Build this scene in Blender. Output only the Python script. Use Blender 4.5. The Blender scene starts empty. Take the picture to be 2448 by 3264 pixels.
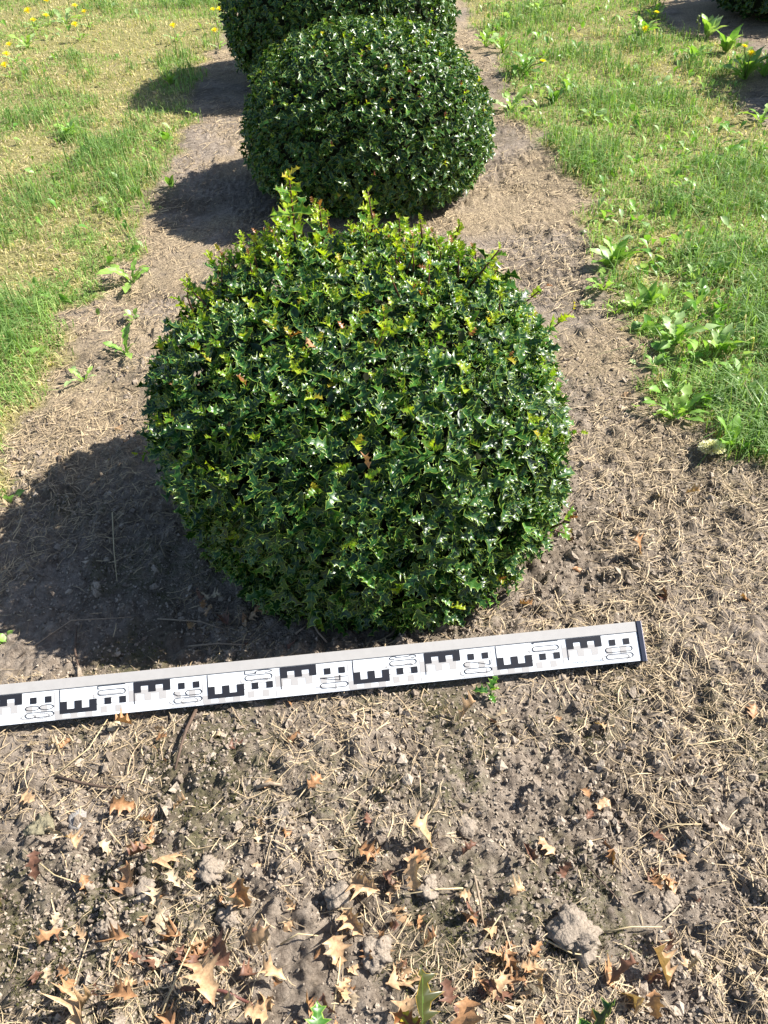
import bpy, math, random
import numpy as np
from mathutils import Matrix, Vector

# ------------------------------------------------------------------ camera, sky, sun, exposure
S = bpy.context.scene
COL = S.collection
CAM_H = 0.95
cam_d = bpy.data.cameras.new('camera')
cam = bpy.data.objects.new('camera', cam_d)
COL.objects.link(cam)
cam_d.sensor_fit = 'VERTICAL'
cam_d.sensor_height = 36.0
cam_d.lens = 28.8
cam_d.clip_start = 0.02
cam_d.clip_end = 300
CAM_R = Matrix.Rotation(math.radians(90 - 42), 3, 'X') @ Matrix.Rotation(math.radians(-3), 3, 'Z')
cam.matrix_world = Matrix.Translation((0, 0, CAM_H)) @ CAM_R.to_4x4()
S.camera = cam

SUN_DIR = Vector((1.0, 0.19, 0.94)).normalized()       # towards the sun
SUN_EL = math.asin(SUN_DIR.z)
SUN_AZ = math.atan2(SUN_DIR.x, SUN_DIR.y)
world = bpy.data.worlds.new('World')
S.world = world
world.use_nodes = True
wn = world.node_tree.nodes
sky = wn.new('ShaderNodeTexSky')
sky.sky_type = 'NISHITA'
sky.sun_disc = False
sky.sun_elevation = SUN_EL
sky.sun_rotation = SUN_AZ
world.node_tree.links.new(sky.outputs[0], wn['Background'].inputs[0])
wn['Background'].inputs[1].default_value = 0.07
sun_d = bpy.data.lights.new('sun', 'SUN')
sun_d.energy = 4.8
sun_d.angle = math.radians(0.5)
sun_d.color = (1.0, 0.95, 0.87)
sun = bpy.data.objects.new('sun', sun_d)
COL.objects.link(sun)
sun.rotation_euler = SUN_DIR.to_track_quat('Z', 'Y').to_euler()
S.view_settings.view_transform = 'Standard'
S.view_settings.look = 'None'
S.view_settings.gamma = 1
S.view_settings.use_curve_mapping = False
S.view_settings.exposure = 1.3

rng = np.random.default_rng(7)
random.seed(7)
FPX = 2612.0
RM = np.array(CAM_R)


def at(px, py, z=0.0):
    """place of a point of the photograph (2448 wide) on the level z"""
    d = RM @ np.array([(px - 1224) / FPX, (1632 - py) / FPX, -1.0])
    k = (z - CAM_H) / d[2]
    return np.array([d[0] * k, d[1] * k, z])


# ------------------------------------------------------------------ noise
TAB = np.random.default_rng(3).random((256, 256))


def vnoise(x, y):
    xi = np.floor(x).astype(int); yi = np.floor(y).astype(int)
    fx = x - xi; fy = y - yi
    fx = fx * fx * (3 - 2 * fx); fy = fy * fy * (3 - 2 * fy)
    a = TAB[xi & 255, yi & 255]; b = TAB[(xi + 1) & 255, yi & 255]
    c = TAB[xi & 255, (yi + 1) & 255]; d = TAB[(xi + 1) & 255, (yi + 1) & 255]
    return (a * (1 - fx) + b * fx) * (1 - fy) + (c * (1 - fx) + d * fx) * fy


def fbm(x, y, octaves=4, seed=0):
    v = 0; a = 0.5; t = 0
    for o in range(octaves):
        v = v + a * vnoise(x * 2 ** o + seed * 17.3 + o * 5.1, y * 2 ** o + seed * 9.7 + o * 11.3)
        t += a; a *= 0.55
    return v / t


# ------------------------------------------------------------------ mesh helpers
def fast_mesh(name, V, F, mat=None, attrs=None, smooth=False):
    V = np.ascontiguousarray(V, dtype=np.float32); F = np.ascontiguousarray(F, dtype=np.int32)
    me = bpy.data.meshes.new(name)
    k = F.shape[1]
    me.vertices.add(len(V)); me.vertices.foreach_set('co', V.ravel())
    me.loops.add(F.size); me.loops.foreach_set('vertex_index', F.ravel())
    me.polygons.add(len(F))
    me.polygons.foreach_set('loop_start', np.arange(0, F.size, k, dtype=np.int32))
    try:
        me.polygons.foreach_set('loop_total', np.full(len(F), k, dtype=np.int32))
    except Exception:
        pass
    me.polygons.foreach_set('use_smooth', np.full(len(F), smooth, dtype=bool))
    for n, (ty, arr) in (attrs or {}).items():
        at_ = me.attributes.new(n, ty, 'POINT')
        arr = np.ascontiguousarray(arr, dtype=np.float32)
        at_.data.foreach_set('color' if ty == 'FLOAT_COLOR' else 'value', arr.ravel())
    if mat: me.materials.append(mat)
    me.update(calc_edges=True)
    return me


def link(name, data, parent=None, loc=None, mw=None):
    o = bpy.data.objects.new(name, data)
    COL.objects.link(o)
    if parent: o.parent = parent
    if mw is not None: o.matrix_local = mw
    elif loc is not None: o.location = loc
    return o


def tag(o, label=None, cat=None, group=None, kind=None):
    if label: o['label'] = label
    if cat: o['category'] = cat
    if group: o['group'] = group
    if kind: o['kind'] = kind
    return o


def copies(TV, TF, R, P, tmpl_attr=None, inst_attr=None):
    """merge many posed copies of a template; R (M,3,3), P (M,3)"""
    M, N = len(P), len(TV)
    V = np.einsum('mij,nj->mni', R, TV) + P[:, None, :]
    F = (TF[None] + (np.arange(M) * N)[:, None, None]).reshape(-1, TF.shape[1])
    return V.reshape(-1, 3), F


def rot_frames(d, n):
    """columns: x=d, z≈n"""
    d = d / np.linalg.norm(d, axis=-1, keepdims=True)
    n = n - d * np.sum(n * d, -1, keepdims=True)
    n = n / (np.linalg.norm(n, axis=-1, keepdims=True) + 1e-9)
    y = np.cross(n, d)
    return np.stack([d, y, n], axis=-1)


def tube(points, radii, sides=6):
    pts = [Vector(p) for p in points]
    V, F = [], []
    up = Vector((0.13, 0.21, 0.97))
    for i, p in enumerate(pts):
        t = (pts[min(i + 1, len(pts) - 1)] - pts[max(i - 1, 0)]).normalized()
        a = t.cross(up)
        if a.length < 1e-3: a = t.cross(Vector((1, 0, 0)))
        a.normalize(); b = t.cross(a)
        for k in range(sides):
            w = 2 * math.pi * k / sides
            V.append(p + (a * math.cos(w) + b * math.sin(w)) * radii[i])
    for i in range(len(pts) - 1):
        for k in range(sides):
            k2 = (k + 1) % sides
            A, B, C, D = i * sides + k, i * sides + k2, (i + 1) * sides + k2, (i + 1) * sides + k
            F += [(A, B, C), (A, C, D)]
    for base, rev in ((0, True), ((len(pts) - 1) * sides, False)):
        for k in range(1, sides - 1):
            f = (base, base + k, base + k + 1)
            F.append(f[::-1] if rev else f)
    return np.array([tuple(v) for v in V]), np.array(F)


# ------------------------------------------------------------------ materials
def new_mat(name):
    m = bpy.data.materials.new(name); m.use_nodes = True
    nt = m.node_tree
    return m, nt, nt.nodes, nt.links, nt.nodes['Principled BSDF']


def plain(name, col, rough=0.6, noise=0.0, scale=200, spec=0.5):
    m, nt, N, L, P = new_mat(name)
    P.inputs['Roughness'].default_value = rough
    P.inputs['Specular IOR Level'].default_value = spec
    if noise:
        g = N.new('ShaderNodeNewGeometry')
        t = N.new('ShaderNodeTexNoise'); t.inputs['Scale'].default_value = scale; t.inputs['Detail'].default_value = 4
        L.new(g.outputs['Position'], t.inputs['Vector'])
        mr = N.new('ShaderNodeMapRange'); mr.inputs[1].default_value = 0.25; mr.inputs[2].default_value = 0.75
        mr.inputs[3].default_value = 1 - noise; mr.inputs[4].default_value = 1 + noise
        L.new(t.outputs['Fac'], mr.inputs[0])
        mx = N.new('ShaderNodeVectorMath'); mx.operation = 'SCALE'
        mx.inputs[0].default_value = col
        L.new(mr.outputs[0], mx.inputs['Scale'])
        L.new(mx.outputs[0], P.inputs['Base Color'])
    else:
        P.inputs['Base Color'].default_value = (*col, 1)
    return m


def attr_mat(name, rough=0.6, transl=0.3, tcol_gain=1.6, noise=0.15, nscale=300, spec=0.4, coat=0.0, margin=None):
    """colour from the 'col' attribute; thin leaf that lets some light through"""
    m, nt, N, L, P = new_mat(name)
    a = N.new('ShaderNodeAttribute'); a.attribute_name = 'col'
    g = N.new('ShaderNodeNewGeometry')
    t = N.new('ShaderNodeTexNoise'); t.inputs['Scale'].default_value = nscale; t.inputs['Detail'].default_value = 3
    L.new(g.outputs['Position'], t.inputs['Vector'])
    mr = N.new('ShaderNodeMapRange'); mr.inputs[1].default_value = 0.3; mr.inputs[2].default_value = 0.7
    mr.inputs[3].default_value = 1 - noise; mr.inputs[4].default_value = 1 + noise
    L.new(t.outputs['Fac'], mr.inputs[0])
    sc = N.new('ShaderNodeVectorMath'); sc.operation = 'SCALE'
    L.new(a.outputs['Color'], sc.inputs[0]); L.new(mr.outputs[0], sc.inputs['Scale'])
    out = sc.outputs[0]
    if margin:
        e = N.new('ShaderNodeAttribute'); e.attribute_name = 'edge'
        er = N.new('ShaderNodeMapRange'); er.inputs[1].default_value = margin[1]; er.inputs[2].default_value = margin[2]
        L.new(e.outputs['Fac'], er.inputs[0])
        mx = N.new('ShaderNodeMix'); mx.data_type = 'RGBA'
        L.new(er.outputs[0], mx.inputs[0]); L.new(out, mx.inputs[6]); mx.inputs[7].default_value = (*margin[0], 1)
        # midrib, a thin paler line
        er2 = N.new('ShaderNodeMapRange'); er2.inputs[1].default_value = 0.035; er2.inputs[2].default_value = 0.075
        er2.inputs[3].default_value = 0.45; er2.inputs[4].default_value = 0.0
        L.new(e.outputs['Fac'], er2.inputs[0])
        mx2 = N.new('ShaderNodeMix'); mx2.data_type = 'RGBA'
        L.new(er2.outputs[0], mx2.inputs[0]); L.new(mx.outputs[2], mx2.inputs[6]); mx2.inputs[7].default_value = (0.13, 0.24, 0.05, 1)
        out = mx2.outputs[2]
    L.new(out, P.inputs['Base Color'])
    P.inputs['Roughness'].default_value = rough
    P.inputs['Specular IOR Level'].default_value = spec
    if coat:
        P.inputs['Coat Weight'].default_value = coat
        P.inputs['Coat Roughness'].default_value = 0.12
    if transl:
        tr = N.new('ShaderNodeBsdfTranslucent')
        s2 = N.new('ShaderNodeVectorMath'); s2.operation = 'MULTIPLY'
        L.new(out, s2.inputs[0]); s2.inputs[1].default_value = (tcol_gain * 1.1, tcol_gain * 1.15, tcol_gain * 0.5)
        L.new(s2.outputs[0], tr.inputs['Color'])
        ms = N.new('ShaderNodeMixShader'); ms.inputs[0].default_value = transl
        L.new(P.outputs[0], ms.inputs[1]); L.new(tr.outputs[0], ms.inputs[2])
        L.new(ms.outputs[0], N['Material Output'].inputs['Surface'])
    return m


M_HOLLY = attr_mat('holly_leaf', rough=0.36, transl=0.12, spec=0.36, coat=0.10, noise=0.18, nscale=160, margin=((0.30, 0.42, 0.07), 0.78, 0.95))
M_YOUNG = attr_mat('young_holly_leaf', rough=0.33, transl=0.36, tcol_gain=1.5, spec=0.5, coat=0.0, noise=0.15, nscale=200, margin=((0.45, 0.30, 0.05), 0.86, 1.0))
M_GRASS = attr_mat('grass_blade', rough=0.5, transl=0.35, tcol_gain=1.3, noise=0.1)
M_WEED = attr_mat('weed_leaf', rough=0.42, transl=0.3, tcol_gain=1.5, spec=0.45, noise=0.16, nscale=120)
M_STRAW = attr_mat('straw', rough=0.6, transl=0.0, noise=0.18, nscale=500, spec=0.3)
M_DRY = attr_mat('dry_leaf', rough=0.5, transl=0.14, tcol_gain=1.2, noise=0.28, nscale=260, spec=0.35)
M_SOILBIT = attr_mat('soil_crumb', rough=0.95, transl=0.0, noise=0.25, nscale=420, spec=0.15)
_nt = M_SOILBIT.node_tree
_g = _nt.nodes.new('ShaderNodeNewGeometry'); _t = _nt.nodes.new('ShaderNodeTexNoise'); _t.inputs['Scale'].default_value = 330; _t.inputs['Detail'].default_value = 6
_b = _nt.nodes.new('ShaderNodeBump'); _b.inputs['Strength'].default_value = 0.8; _b.inputs['Distance'].default_value = 0.003
_nt.links.new(_g.outputs['Position'], _t.inputs['Vector']); _nt.links.new(_t.outputs['Fac'], _b.inputs['Height'])
_nt.links.new(_b.outputs[0], _nt.nodes['Principled BSDF'].inputs['Normal'])
M_PETAL = attr_mat('petal', rough=0.6, transl=0.2, noise=0.05)
M_TWIG = plain('twig', (0.10, 0.065, 0.045), 0.8, 0.35, 300)
M_TWIG_PALE = plain('pale_twig', (0.30, 0.23, 0.16), 0.8, 0.3, 300)
M_TWIG_RED = plain('red_twig', (0.11, 0.04, 0.03), 0.6, 0.3, 300)
M_STEM = plain('green_stem', (0.13, 0.17, 0.05), 0.6, 0.2, 200)
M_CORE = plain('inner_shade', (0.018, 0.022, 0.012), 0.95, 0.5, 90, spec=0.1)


def ground_material():
    m, nt, N, L, P = new_mat('bare_soil_and_thatch')
    g = N.new('ShaderNodeNewGeometry')

    def noise(scale, detail=5, rough=0.6):
        t = N.new('ShaderNodeTexNoise'); t.inputs['Scale'].default_value = scale
        t.inputs['Detail'].default_value = detail; t.inputs['Roughness'].default_value = rough
        L.new(g.outputs['Position'], t.inputs['Vector'])
        return t

    def ramp(src, stops):
        r = N.new('ShaderNodeValToRGB')
        e = r.color_ramp.elements
        e[0].position = stops[0][0]; e[0].color = (*stops[0][1], 1)
        e[1].position = stops[-1][0]; e[1].color = (*stops[-1][1], 1)
        for p, c in stops[1:-1]:
            x = e.new(p); x.color = (*c, 1)
        L.new(src, r.inputs[0])
        return r.outputs[0]

    def mix(f, a, b):
        x = N.new('ShaderNodeMix'); x.data_type = 'RGBA'
        L.new(f, x.inputs[0]); L.new(a, x.inputs[6]); L.new(b, x.inputs[7])
        return x.outputs[2]

    def rng_(src, a, b, c=0.0, d=1.0):
        x = N.new('ShaderNodeMapRange'); L.new(src, x.inputs[0])
        for i, v in enumerate((a, b, c, d)): x.inputs[i + 1].default_value = v
        return x.outputs[0]
    soil_a = ramp(noise(70, 8, 0.7).outputs['Fac'], [(0.30, (0.11, 0.085, 0.067)), (0.48, (0.245, 0.20, 0.158)), (0.72, (0.41, 0.345, 0.28))])
    soil_b = ramp(noise(90, 8, 0.7).outputs['Fac'], [(0.30, (0.065, 0.05, 0.036)), (0.5, (0.145, 0.115, 0.083)), (0.75, (0.26, 0.21, 0.155))])
    c = mix(rng_(noise(4.5, 4).outputs['Fac'], 0.47, 0.63), soil_a, soil_b)
    # moss films, real growth on the soil
    ma = N.new('ShaderNodeAttribute'); ma.attribute_name = 'moss'
    moss = ramp(noise(240, 4, 0.7).outputs['Fac'], [(0.3, (0.05, 0.05, 0.025)), (0.55, (0.13, 0.125, 0.06)), (0.8, (0.22, 0.20, 0.10))])
    mm = N.new('ShaderNodeMath'); mm.operation = 'MULTIPLY'; mm.use_clamp = True
    mh = N.new('ShaderNodeMath'); mh.operation = 'MULTIPLY'; mh.inputs[1].default_value = 0.75
    L.new(ma.outputs['Fac'], mh.inputs[0]); L.new(mh.outputs[0], mm.inputs[0]); L.new(rng_(noise(55, 4).outputs['Fac'], 0.38, 0.62), mm.inputs[1])
    c = mix(mm.outputs[0], c, moss)
    # matted straw on the soil
    sa = N.new('ShaderNodeAttribute'); sa.attribute_name = 'straw'
    st_c = ramp(noise(190, 5, 0.8).outputs['Fac'], [(0.36, (0.10, 0.075, 0.05)), (0.5, (0.30, 0.23, 0.15)), (0.62, (0.55, 0.44, 0.28))])
    c = mix(sa.outputs['Fac'], c, st_c)
    # thatch under the lawn
    la = N.new('ShaderNodeAttribute'); la.attribute_name = 'lawn'
    th = ramp(noise(160, 6, 0.75).outputs['Fac'], [(0.3, (0.08, 0.075, 0.03)), (0.5, (0.24, 0.22, 0.09)), (0.72, (0.46, 0.40, 0.19))])
    c = mix(la.outputs['Fac'], c, th)
    L.new(c, P.inputs['Base Color'])
    P.inputs['Roughness'].default_value = 0.95
    P.inputs['Specular IOR Level'].default_value = 0.15
    b1 = N.new('ShaderNodeBump'); b1.inputs['Strength'].default_value = 0.9; b1.inputs['Distance'].default_value = 0.006
    L.new(noise(260, 8, 0.75).outputs['Fac'], b1.inputs['Height'])
    vor = N.new('ShaderNodeTexVoronoi'); vor.inputs['Scale'].default_value = 170
    L.new(g.outputs['Position'], vor.inputs['Vector'])
    b2 = N.new('ShaderNodeBump'); b2.inputs['Strength'].default_value = 0.6; b2.inputs['Distance'].default_value = 0.003
    b2.invert = True
    L.new(vor.outputs['Distance'], b2.inputs['Height']); L.new(b1.outputs[0], b2.inputs['Normal'])
    L.new(b2.outputs[0], P.inputs['Normal'])
    return m


M_GROUND = ground_material()

# ------------------------------------------------------------------ areas: lawn edges (world polylines)
LEFT_EDGE = [at(*p)[:2] for p in ((-250, 1750), (0, 1600), (59, 1480), (78, 1386), (176, 1258), (219, 1141), (262, 994), (345, 925), (455, 790), (480, 678), (494, 613), (590, 488), (625, 423), (625, 298), (655, 228), (700, 140), (725, 60), (745, 0))]
RIGHT_EDGE = [at(*p)[:2] for p in ((2800, 1640), (2448, 1481), (2338, 1459), (2247, 1391), (2112, 1333), (2066, 1278), (2044, 1165), (1999, 1029), (1940, 935), (1885, 871), (1872, 780), (1850, 640), (1757, 571), (1720, 486), (1655, 411), (1640, 343), (1610, 257), (1575, 190), (1500, 90), (1465, 20), (1455, 0))]
BED2_EDGE = [at(*p)[:2] for p in ((2094, 0), (2106, 74), (2186, 108), (2340, 137), (2420, 200), (2330, 262), (2328, 297), (2357, 366), (2470, 410))]


def edge_x(edge, y):
    e = np.array(sorted([tuple(p) for p in edge], key=lambda p: p[1]))
    return np.interp(y, e[:, 1], e[:, 0])


def lawn_mask(x, y):
    j = (fbm(x * 9, y * 9, 3, 5) - 0.5) * 0.16
    l = np.clip((edge_x(LEFT_EDGE, y) + 0.0 - x + j) / 0.05, 0, 1)
    r = np.clip((x - edge_x(RIGHT_EDGE, y) + j) / 0.06, 0, 1)
    b = np.clip((x - edge_x(BED2_EDGE, y) + j) / 0.06, 0, 1)
    far = (y > BED2_EDGE[-1][1] - 0.35)
    b = np.where(far, b, np.clip((x - 2.2) / .1, 0, 1))
    return np.maximum(l, r * (1 - b))


# ------------------------------------------------------------------ soil height
GX0, GY0, GS = -1.7, 0.08, 0.0025
GNX, GNY = int(3.4 / GS), int(3.2 / GS)
gx, gy = np.meshgrid(GX0 + np.arange(GNX) * GS, GY0 + np.arange(GNY) * GS, indexing='ij')
STAFF_A, STAFF_B = at(2055, 2107, 0.016), at(0, 2316, 0.016)
sdir = (STAFF_B - STAFF_A)[:2]; sdir /= np.linalg.norm(sdir); snor = np.array([-sdir[1], sdir[0]])


def base_h(x, y):
    return (fbm(x * 2.2, y * 2.2, 3, 1) - 0.5) * 0.035 + (fbm(x * 14, y * 14, 4, 2) - 0.5) * 0.013


HG = base_h(gx, gy)
wx = (fbm(gx * 22, gy * 22, 3, 31) - .5) * 0.05; wy = (fbm(gx * 22, gy * 22, 3, 32) - .5) * 0.05
rid = np.abs(fbm((gx + wx) * 38 + gy * 9, (gy + wy) * 38 - gx * 9, 5, 4) - 0.5)
rid2 = np.abs(fbm((gx + wy) * 105 + gy * 31, (gy + wx) * 105 - gx * 31, 3, 14) - 0.5)
crumbly = np.clip((fbm(gx * 5, gy * 5, 3, 15) - 0.40) * 5, 0.18, 1)
HG += (rid * 0.034 - 0.004 + rid2 * 0.022) * crumbly
cl = np.zeros_like(HG)
for _ in range(9500):
    if rng.random() < 0.7:
        cx, cy = rng.uniform(-0.9, 0.9), rng.uniform(0.2, 1.3)
    else:
        cx, cy = rng.uniform(-1.2, 1.2), rng.uniform(0.3, 3.1)
    r = 0.003 + 0.015 * rng.random() ** 4
    i0, i1 = int((cx - r - GX0) / GS), int((cx + r - GX0) / GS) + 2
    j0, j1 = int((cy - r - GY0) / GS), int((cy + r - GY0) / GS) + 2
    if i0 < 0 or j0 < 0 or i1 > GNX or j1 > GNY: continue
    d2 = ((gx[i0:i1, j0:j1] - cx) ** 2 + ((gy[i0:i1, j0:j1] - cy) * rng.uniform(0.8, 1.3)) ** 2) / r ** 2
    b = np.sqrt(np.clip(1 - d2 * (0.75 + 1.1 * rid2[i0:i1, j0:j1] * 4), 0, 1)) * r * rng.uniform(0.5, 0.9)
    cl[i0:i1, j0:j1] = np.maximum(cl[i0:i1, j0:j1], b)
lm = lawn_mask(gx, gy)
HG += cl * (1 - 0.8 * lm)
HG += rng.normal(0, 0.0008, HG.shape) * np.clip((1.5 - gy) / .5, 0, 1)
du = (gx - STAFF_A[0]) * sdir[0] + (gy - STAFF_A[1]) * sdir[1]
dv = (gx - STAFF_A[0]) * snor[0] + (gy - STAFF_A[1]) * snor[1]
if snor[1] < 0: dv = -dv                                  # dv grows away from the camera; 0 at the staff's front edge
k = np.clip((0.07 - np.abs(dv)) / 0.03, 0, 1) * np.clip((du + 0.04) / 0.03, 0, 1)
HG = HG * (1 - k) + k * (np.clip(HG, -0.02, 0.004) * 0.5)
k = np.clip((dv + 0.005) / 0.02, 0, 1) * np.clip((0.11 - dv) / 0.05, 0, 1) * np.clip((du + 0.03) / 0.03, 0, 1)
HG += k * np.clip(dv * 0.5, 0, 0.017)                     # the soil the tilted staff leans on


def H(x, y):
    x = np.asarray(x, float); y = np.asarray(y, float)
    fx = np.clip((x - GX0) / GS, 0, GNX - 1.01); fy = np.clip((y - GY0) / GS, 0, GNY - 1.01)
    i = fx.astype(int); j = fy.astype(int); a = fx - i; b = fy - j
    h = HG[i, j] * (1 - a) * (1 - b) + HG[i + 1, j] * a * (1 - b) + HG[i, j + 1] * (1 - a) * b + HG[i + 1, j + 1] * a * b
    inside = (x > GX0 + .02) & (x < GX0 + GS * (GNX - 8)) & (y > GY0 + .01) & (y < GY0 + GS * (GNY - 8))
    return np.where(inside, h, base_h(x, y) - 0.004)


def axis(start, d0, grow, end):
    out = [start]; d = d0
    while out[-1] < end:
        out.append(out[-1] + d); d *= grow
    return out


xs = np.arange(-0.56, 0.5601, 0.0036)
side = np.array(axis(0.563, 0.0040, 1.045, 70))
xs = np.concatenate([-side[::-1], xs, side])
ys = [0.20]
while ys[-1] < 7:
    ys.append(ys[-1] + 0.0033 * max(ys[-1] / 0.5, 0.8) ** 1.0)
ys = np.concatenate([-np.array(axis(0.0, 0.05, 1.3, 30))[::-1], [0.1, 0.15], ys, ys[-1] + np.array(axis(0.2, 0.3, 1.25, 90))])
X, Y = np.meshgrid(xs, ys, indexing='ij')
Z = H(X, Y)
nx, ny = X.shape
idx = np.arange(nx * ny).reshape(nx, ny)
Q = np.stack([idx[:-1, :-1], idx[1:, :-1], idx[1:, 1:], idx[:-1, 1:]], -1).reshape(-1, 4)
mossm = np.clip((fbm(X * 7, Y * 7, 3, 9) - 0.50) * 6, 0, 1) * np.clip((1.5 - Y) / 0.5, 0.25, 1)
strawm = np.clip((fbm(X * 4, Y * 4, 4, 44) - 0.40) * 5, 0, 1) * np.clip((Y - .9) / .6, 0, 1) * 0.85
gm = fast_mesh('ground', np.stack([X, Y, Z], -1).reshape(-1, 3), Q, M_GROUND,
               {'lawn': ('FLOAT', lawn_mask(X, Y).ravel()), 'moss': ('FLOAT', mossm.ravel()), 'straw': ('FLOAT', strawm.ravel())}, smooth=True)
tag(link('ground', gm), kind='structure')

# ------------------------------------------------------------------ levelling staff
STAFF_T = 0.028
TILT = math.radians(36)                                  # it leans with its printed face towards the viewer
su = Vector((sdir[0], sdir[1], 0))
hp = Vector((su.y, -su.x, 0))
if hp.y > 0: hp = -hp
sv = hp * math.cos(TILT) - Vector((0, 0, math.sin(TILT)))
sn = su.cross(sv)
if sn.z < 0: sn = -sn
LU, WV, RV = 1.30, 0.0555, 0.0145
org = Vector(STAFF_A) - sv * WV - sn * STAFF_T
staff_mw = Matrix(((su.x, sv.x, sn.x, org.x), (su.y, sv.y, sn.y, org.y), (su.z, sv.z, sn.z, org.z), (0, 0, 0, 1)))
staff = link('levelling_staff', None, mw=staff_mw)
staff.empty_display_size = 0.05
tag(staff, 'long white levelling staff with black E marks and numbers, lying before the holly bush', 'measuring staff')
M_WHITE = plain('staff_white', (0.77, 0.79, 0.81), 0.35, 0.07, 40)
M_RAIL = plain('staff_rail_grey', (0.40, 0.385, 0.37), 0.45, 0.05, 90)
M_SIDE_SHADE = plain('staff_side_shade', (0.03, 0.03, 0.035), 0.5, 0.1, 60)  # shade on the staff's side put into a near-black colour
M_BLACK = plain('staff_print_black', (0.018, 0.018, 0.022), 0.4, 0.1, 80)
M_GHOST = plain('staff_ghost_grey', (0.40, 0.385, 0.375), 0.4, 0.03, 80)
M_FAINT = plain('staff_print_faint', (0.34, 0.38, 0.45), 0.4)
M_CAP = plain('staff_cap', (0.025, 0.03, 0.05), 0.35, 0.2, 90)


def box_mesh(name, u0, u1, v0, v1, z0, z1, mat, bev=0.0015):
    import bmesh
    bm = bmesh.new()
    bmesh.ops.create_cube(bm, size=1)
    for v in bm.verts:
        v.co = Vector(((u0 + u1) / 2 + v.co.x * (u1 - u0), (v0 + v1) / 2 + v.co.y * (v1 - v0), (z0 + z1) / 2 + v.co.z * (z1 - z0)))
    if bev: bmesh.ops.bevel(bm, geom=bm.edges[:], offset=bev, segments=2, affect='EDGES')
    bmesh.ops.recalc_face_normals(bm, faces=bm.faces[:])
    me = bpy.data.meshes.new(name); bm.to_mesh(me); bm.free()
    me.materials.append(mat)
    return me


link('body', box_mesh('body', 0.004, LU, 0.0005, WV, 0.001, STAFF_T - 0.001, M_SIDE_SHADE, 0.002), staff)
link('side_rail', box_mesh('side_rail', 0.0045, LU - .001, 0.0, RV, STAFF_T - 0.0025, STAFF_T + 0.0012, M_RAIL, 0.0008), staff)
link('printed_face', box_mesh('printed_face', 0.0045, LU - .001, RV + 0.0002, WV - 0.0008, STAFF_T - 0.0018, STAFF_T, M_WHITE, 0.0004), staff)
link('end_cap', box_mesh('end_cap', -0.002, 0.004, -0.0006, WV + 0.0006, 0.0004, STAFF_T + 0.0018, M_CAP, 0.0008), staff)
link('cap_edge', box_mesh('cap_edge', -0.0038, -0.0022, -0.0006, WV + 0.0006, 0.0004, STAFF_T + 0.0014, plain('cap_edge', (0.45, 0.42, 0.47), 0.4), 0.0006), staff)
FV = WV - RV
VS = 0.76


def flat_poly(name, polys, z, mat):
    """polys in (u, v from face top) metres, clipped to the printed face"""
    V, F = [], []
    polys = [[(u, v * VS) for u, v in p] for p in polys]
    for p in polys:
        p = [(u, min(max(v, 0.0004), FV - 0.0012)) for u, v in p]
        n = len(V); V += [(u, RV + v, z) for u, v in p]; F.append(tuple(range(n, n + len(p))))
    me = bpy.data.meshes.new(name); me.from_pydata(V, [], F); me.materials.append(mat); me.update()
    return me


def rect(u0, u1, v0, v1): return [(u0, v0), (u1, v0), (u1, v1), (u0, v1)]


ZG, ZB = STAFF_T + 0.00025, STAFF_T + 0.0006


def arc(cx, cy, rx, ry, a0, a1, n=8):
    return [(cx + rx * math.cos(math.radians(a0 + (a1 - a0) * i / n)), cy + ry * math.sin(math.radians(a0 + (a1 - a0) * i / n))) for i in range(n + 1)]


OV = [(0, .12), (0, .88)] + arc(.5, .88, .5, .12, 180, 0) + [(1, .12)] + arc(.5, .12, .5, .12, 0, -180)
GLY = {
    '0': [OV],
    '1': [[(.5, .93), (.95, 1), (.95, 0)]],
    '2': [arc(.5, .86, .5, .14, 190, 0) + [(.95, .7), (.05, .03), (1, .03)]],
    '3': [arc(.5, .86, .5, .14, 200, -70, 10) + [(.62, .52)], [(.62, .48)] + arc(.5, .14, .5, .14, 70, -200, 10)],
    '4': [[(.7, 0), (.7, 1), (0, .28), (1, .28)]],
    '5': [[(1, 1), (0, 1), (0, .58), (.5, .62)] + arc(.5, .3, .5, .3, 80, -170, 12)],
    '6': [[(.95, .97), (.5, 1), (.06, .86), (0, .5), (0, .12)] + arc(.5, .12, .5, .12, 180, 360) + [(1, .45)] + arc(.5, .45, .5, .12, 0, 180)],
    '7': [[(0, .93), (0, 1), (1, 1), (1, 0)]],
    '8': [arc(.5, .75, .45, .25, -90, 270, 20), arc(.5, .25, .5, .25, -90, 270, 20)],
}


def glyph_polys(ch, uc0, uc1, v0, v1, w=0.00125):
    """glyph turned a quarter: its top points along +u, its right side towards -v"""
    out = []
    for line in GLY[ch]:
        pts = [(uc0 + g[1] * (uc1 - uc0), v1 - g[0] * (v1 - v0)) for g in line]
        for (a, b), (c, d) in zip(pts[:-1], pts[1:]):
            L_ = math.hypot(c - a, d - b)
            if L_ < 1e-6: continue
            tx, ty = (c - a) / L_, (d - b) / L_
            e = w * 0.25
            a2, b2, c2, d2 = a - tx * e, b - ty * e, c + tx * e, d + ty * e
            hw = w / 2 * (1.0 if abs(ty) > abs(tx) * .6 else 0.72)
            nx_, ny_ = -ty * hw, tx * hw
            out.append([(a2 + nx_, b2 + ny_), (c2 + nx_, d2 + ny_), (c2 - nx_, d2 - ny_), (a2 - nx_, b2 - ny_)])
    return out


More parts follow.
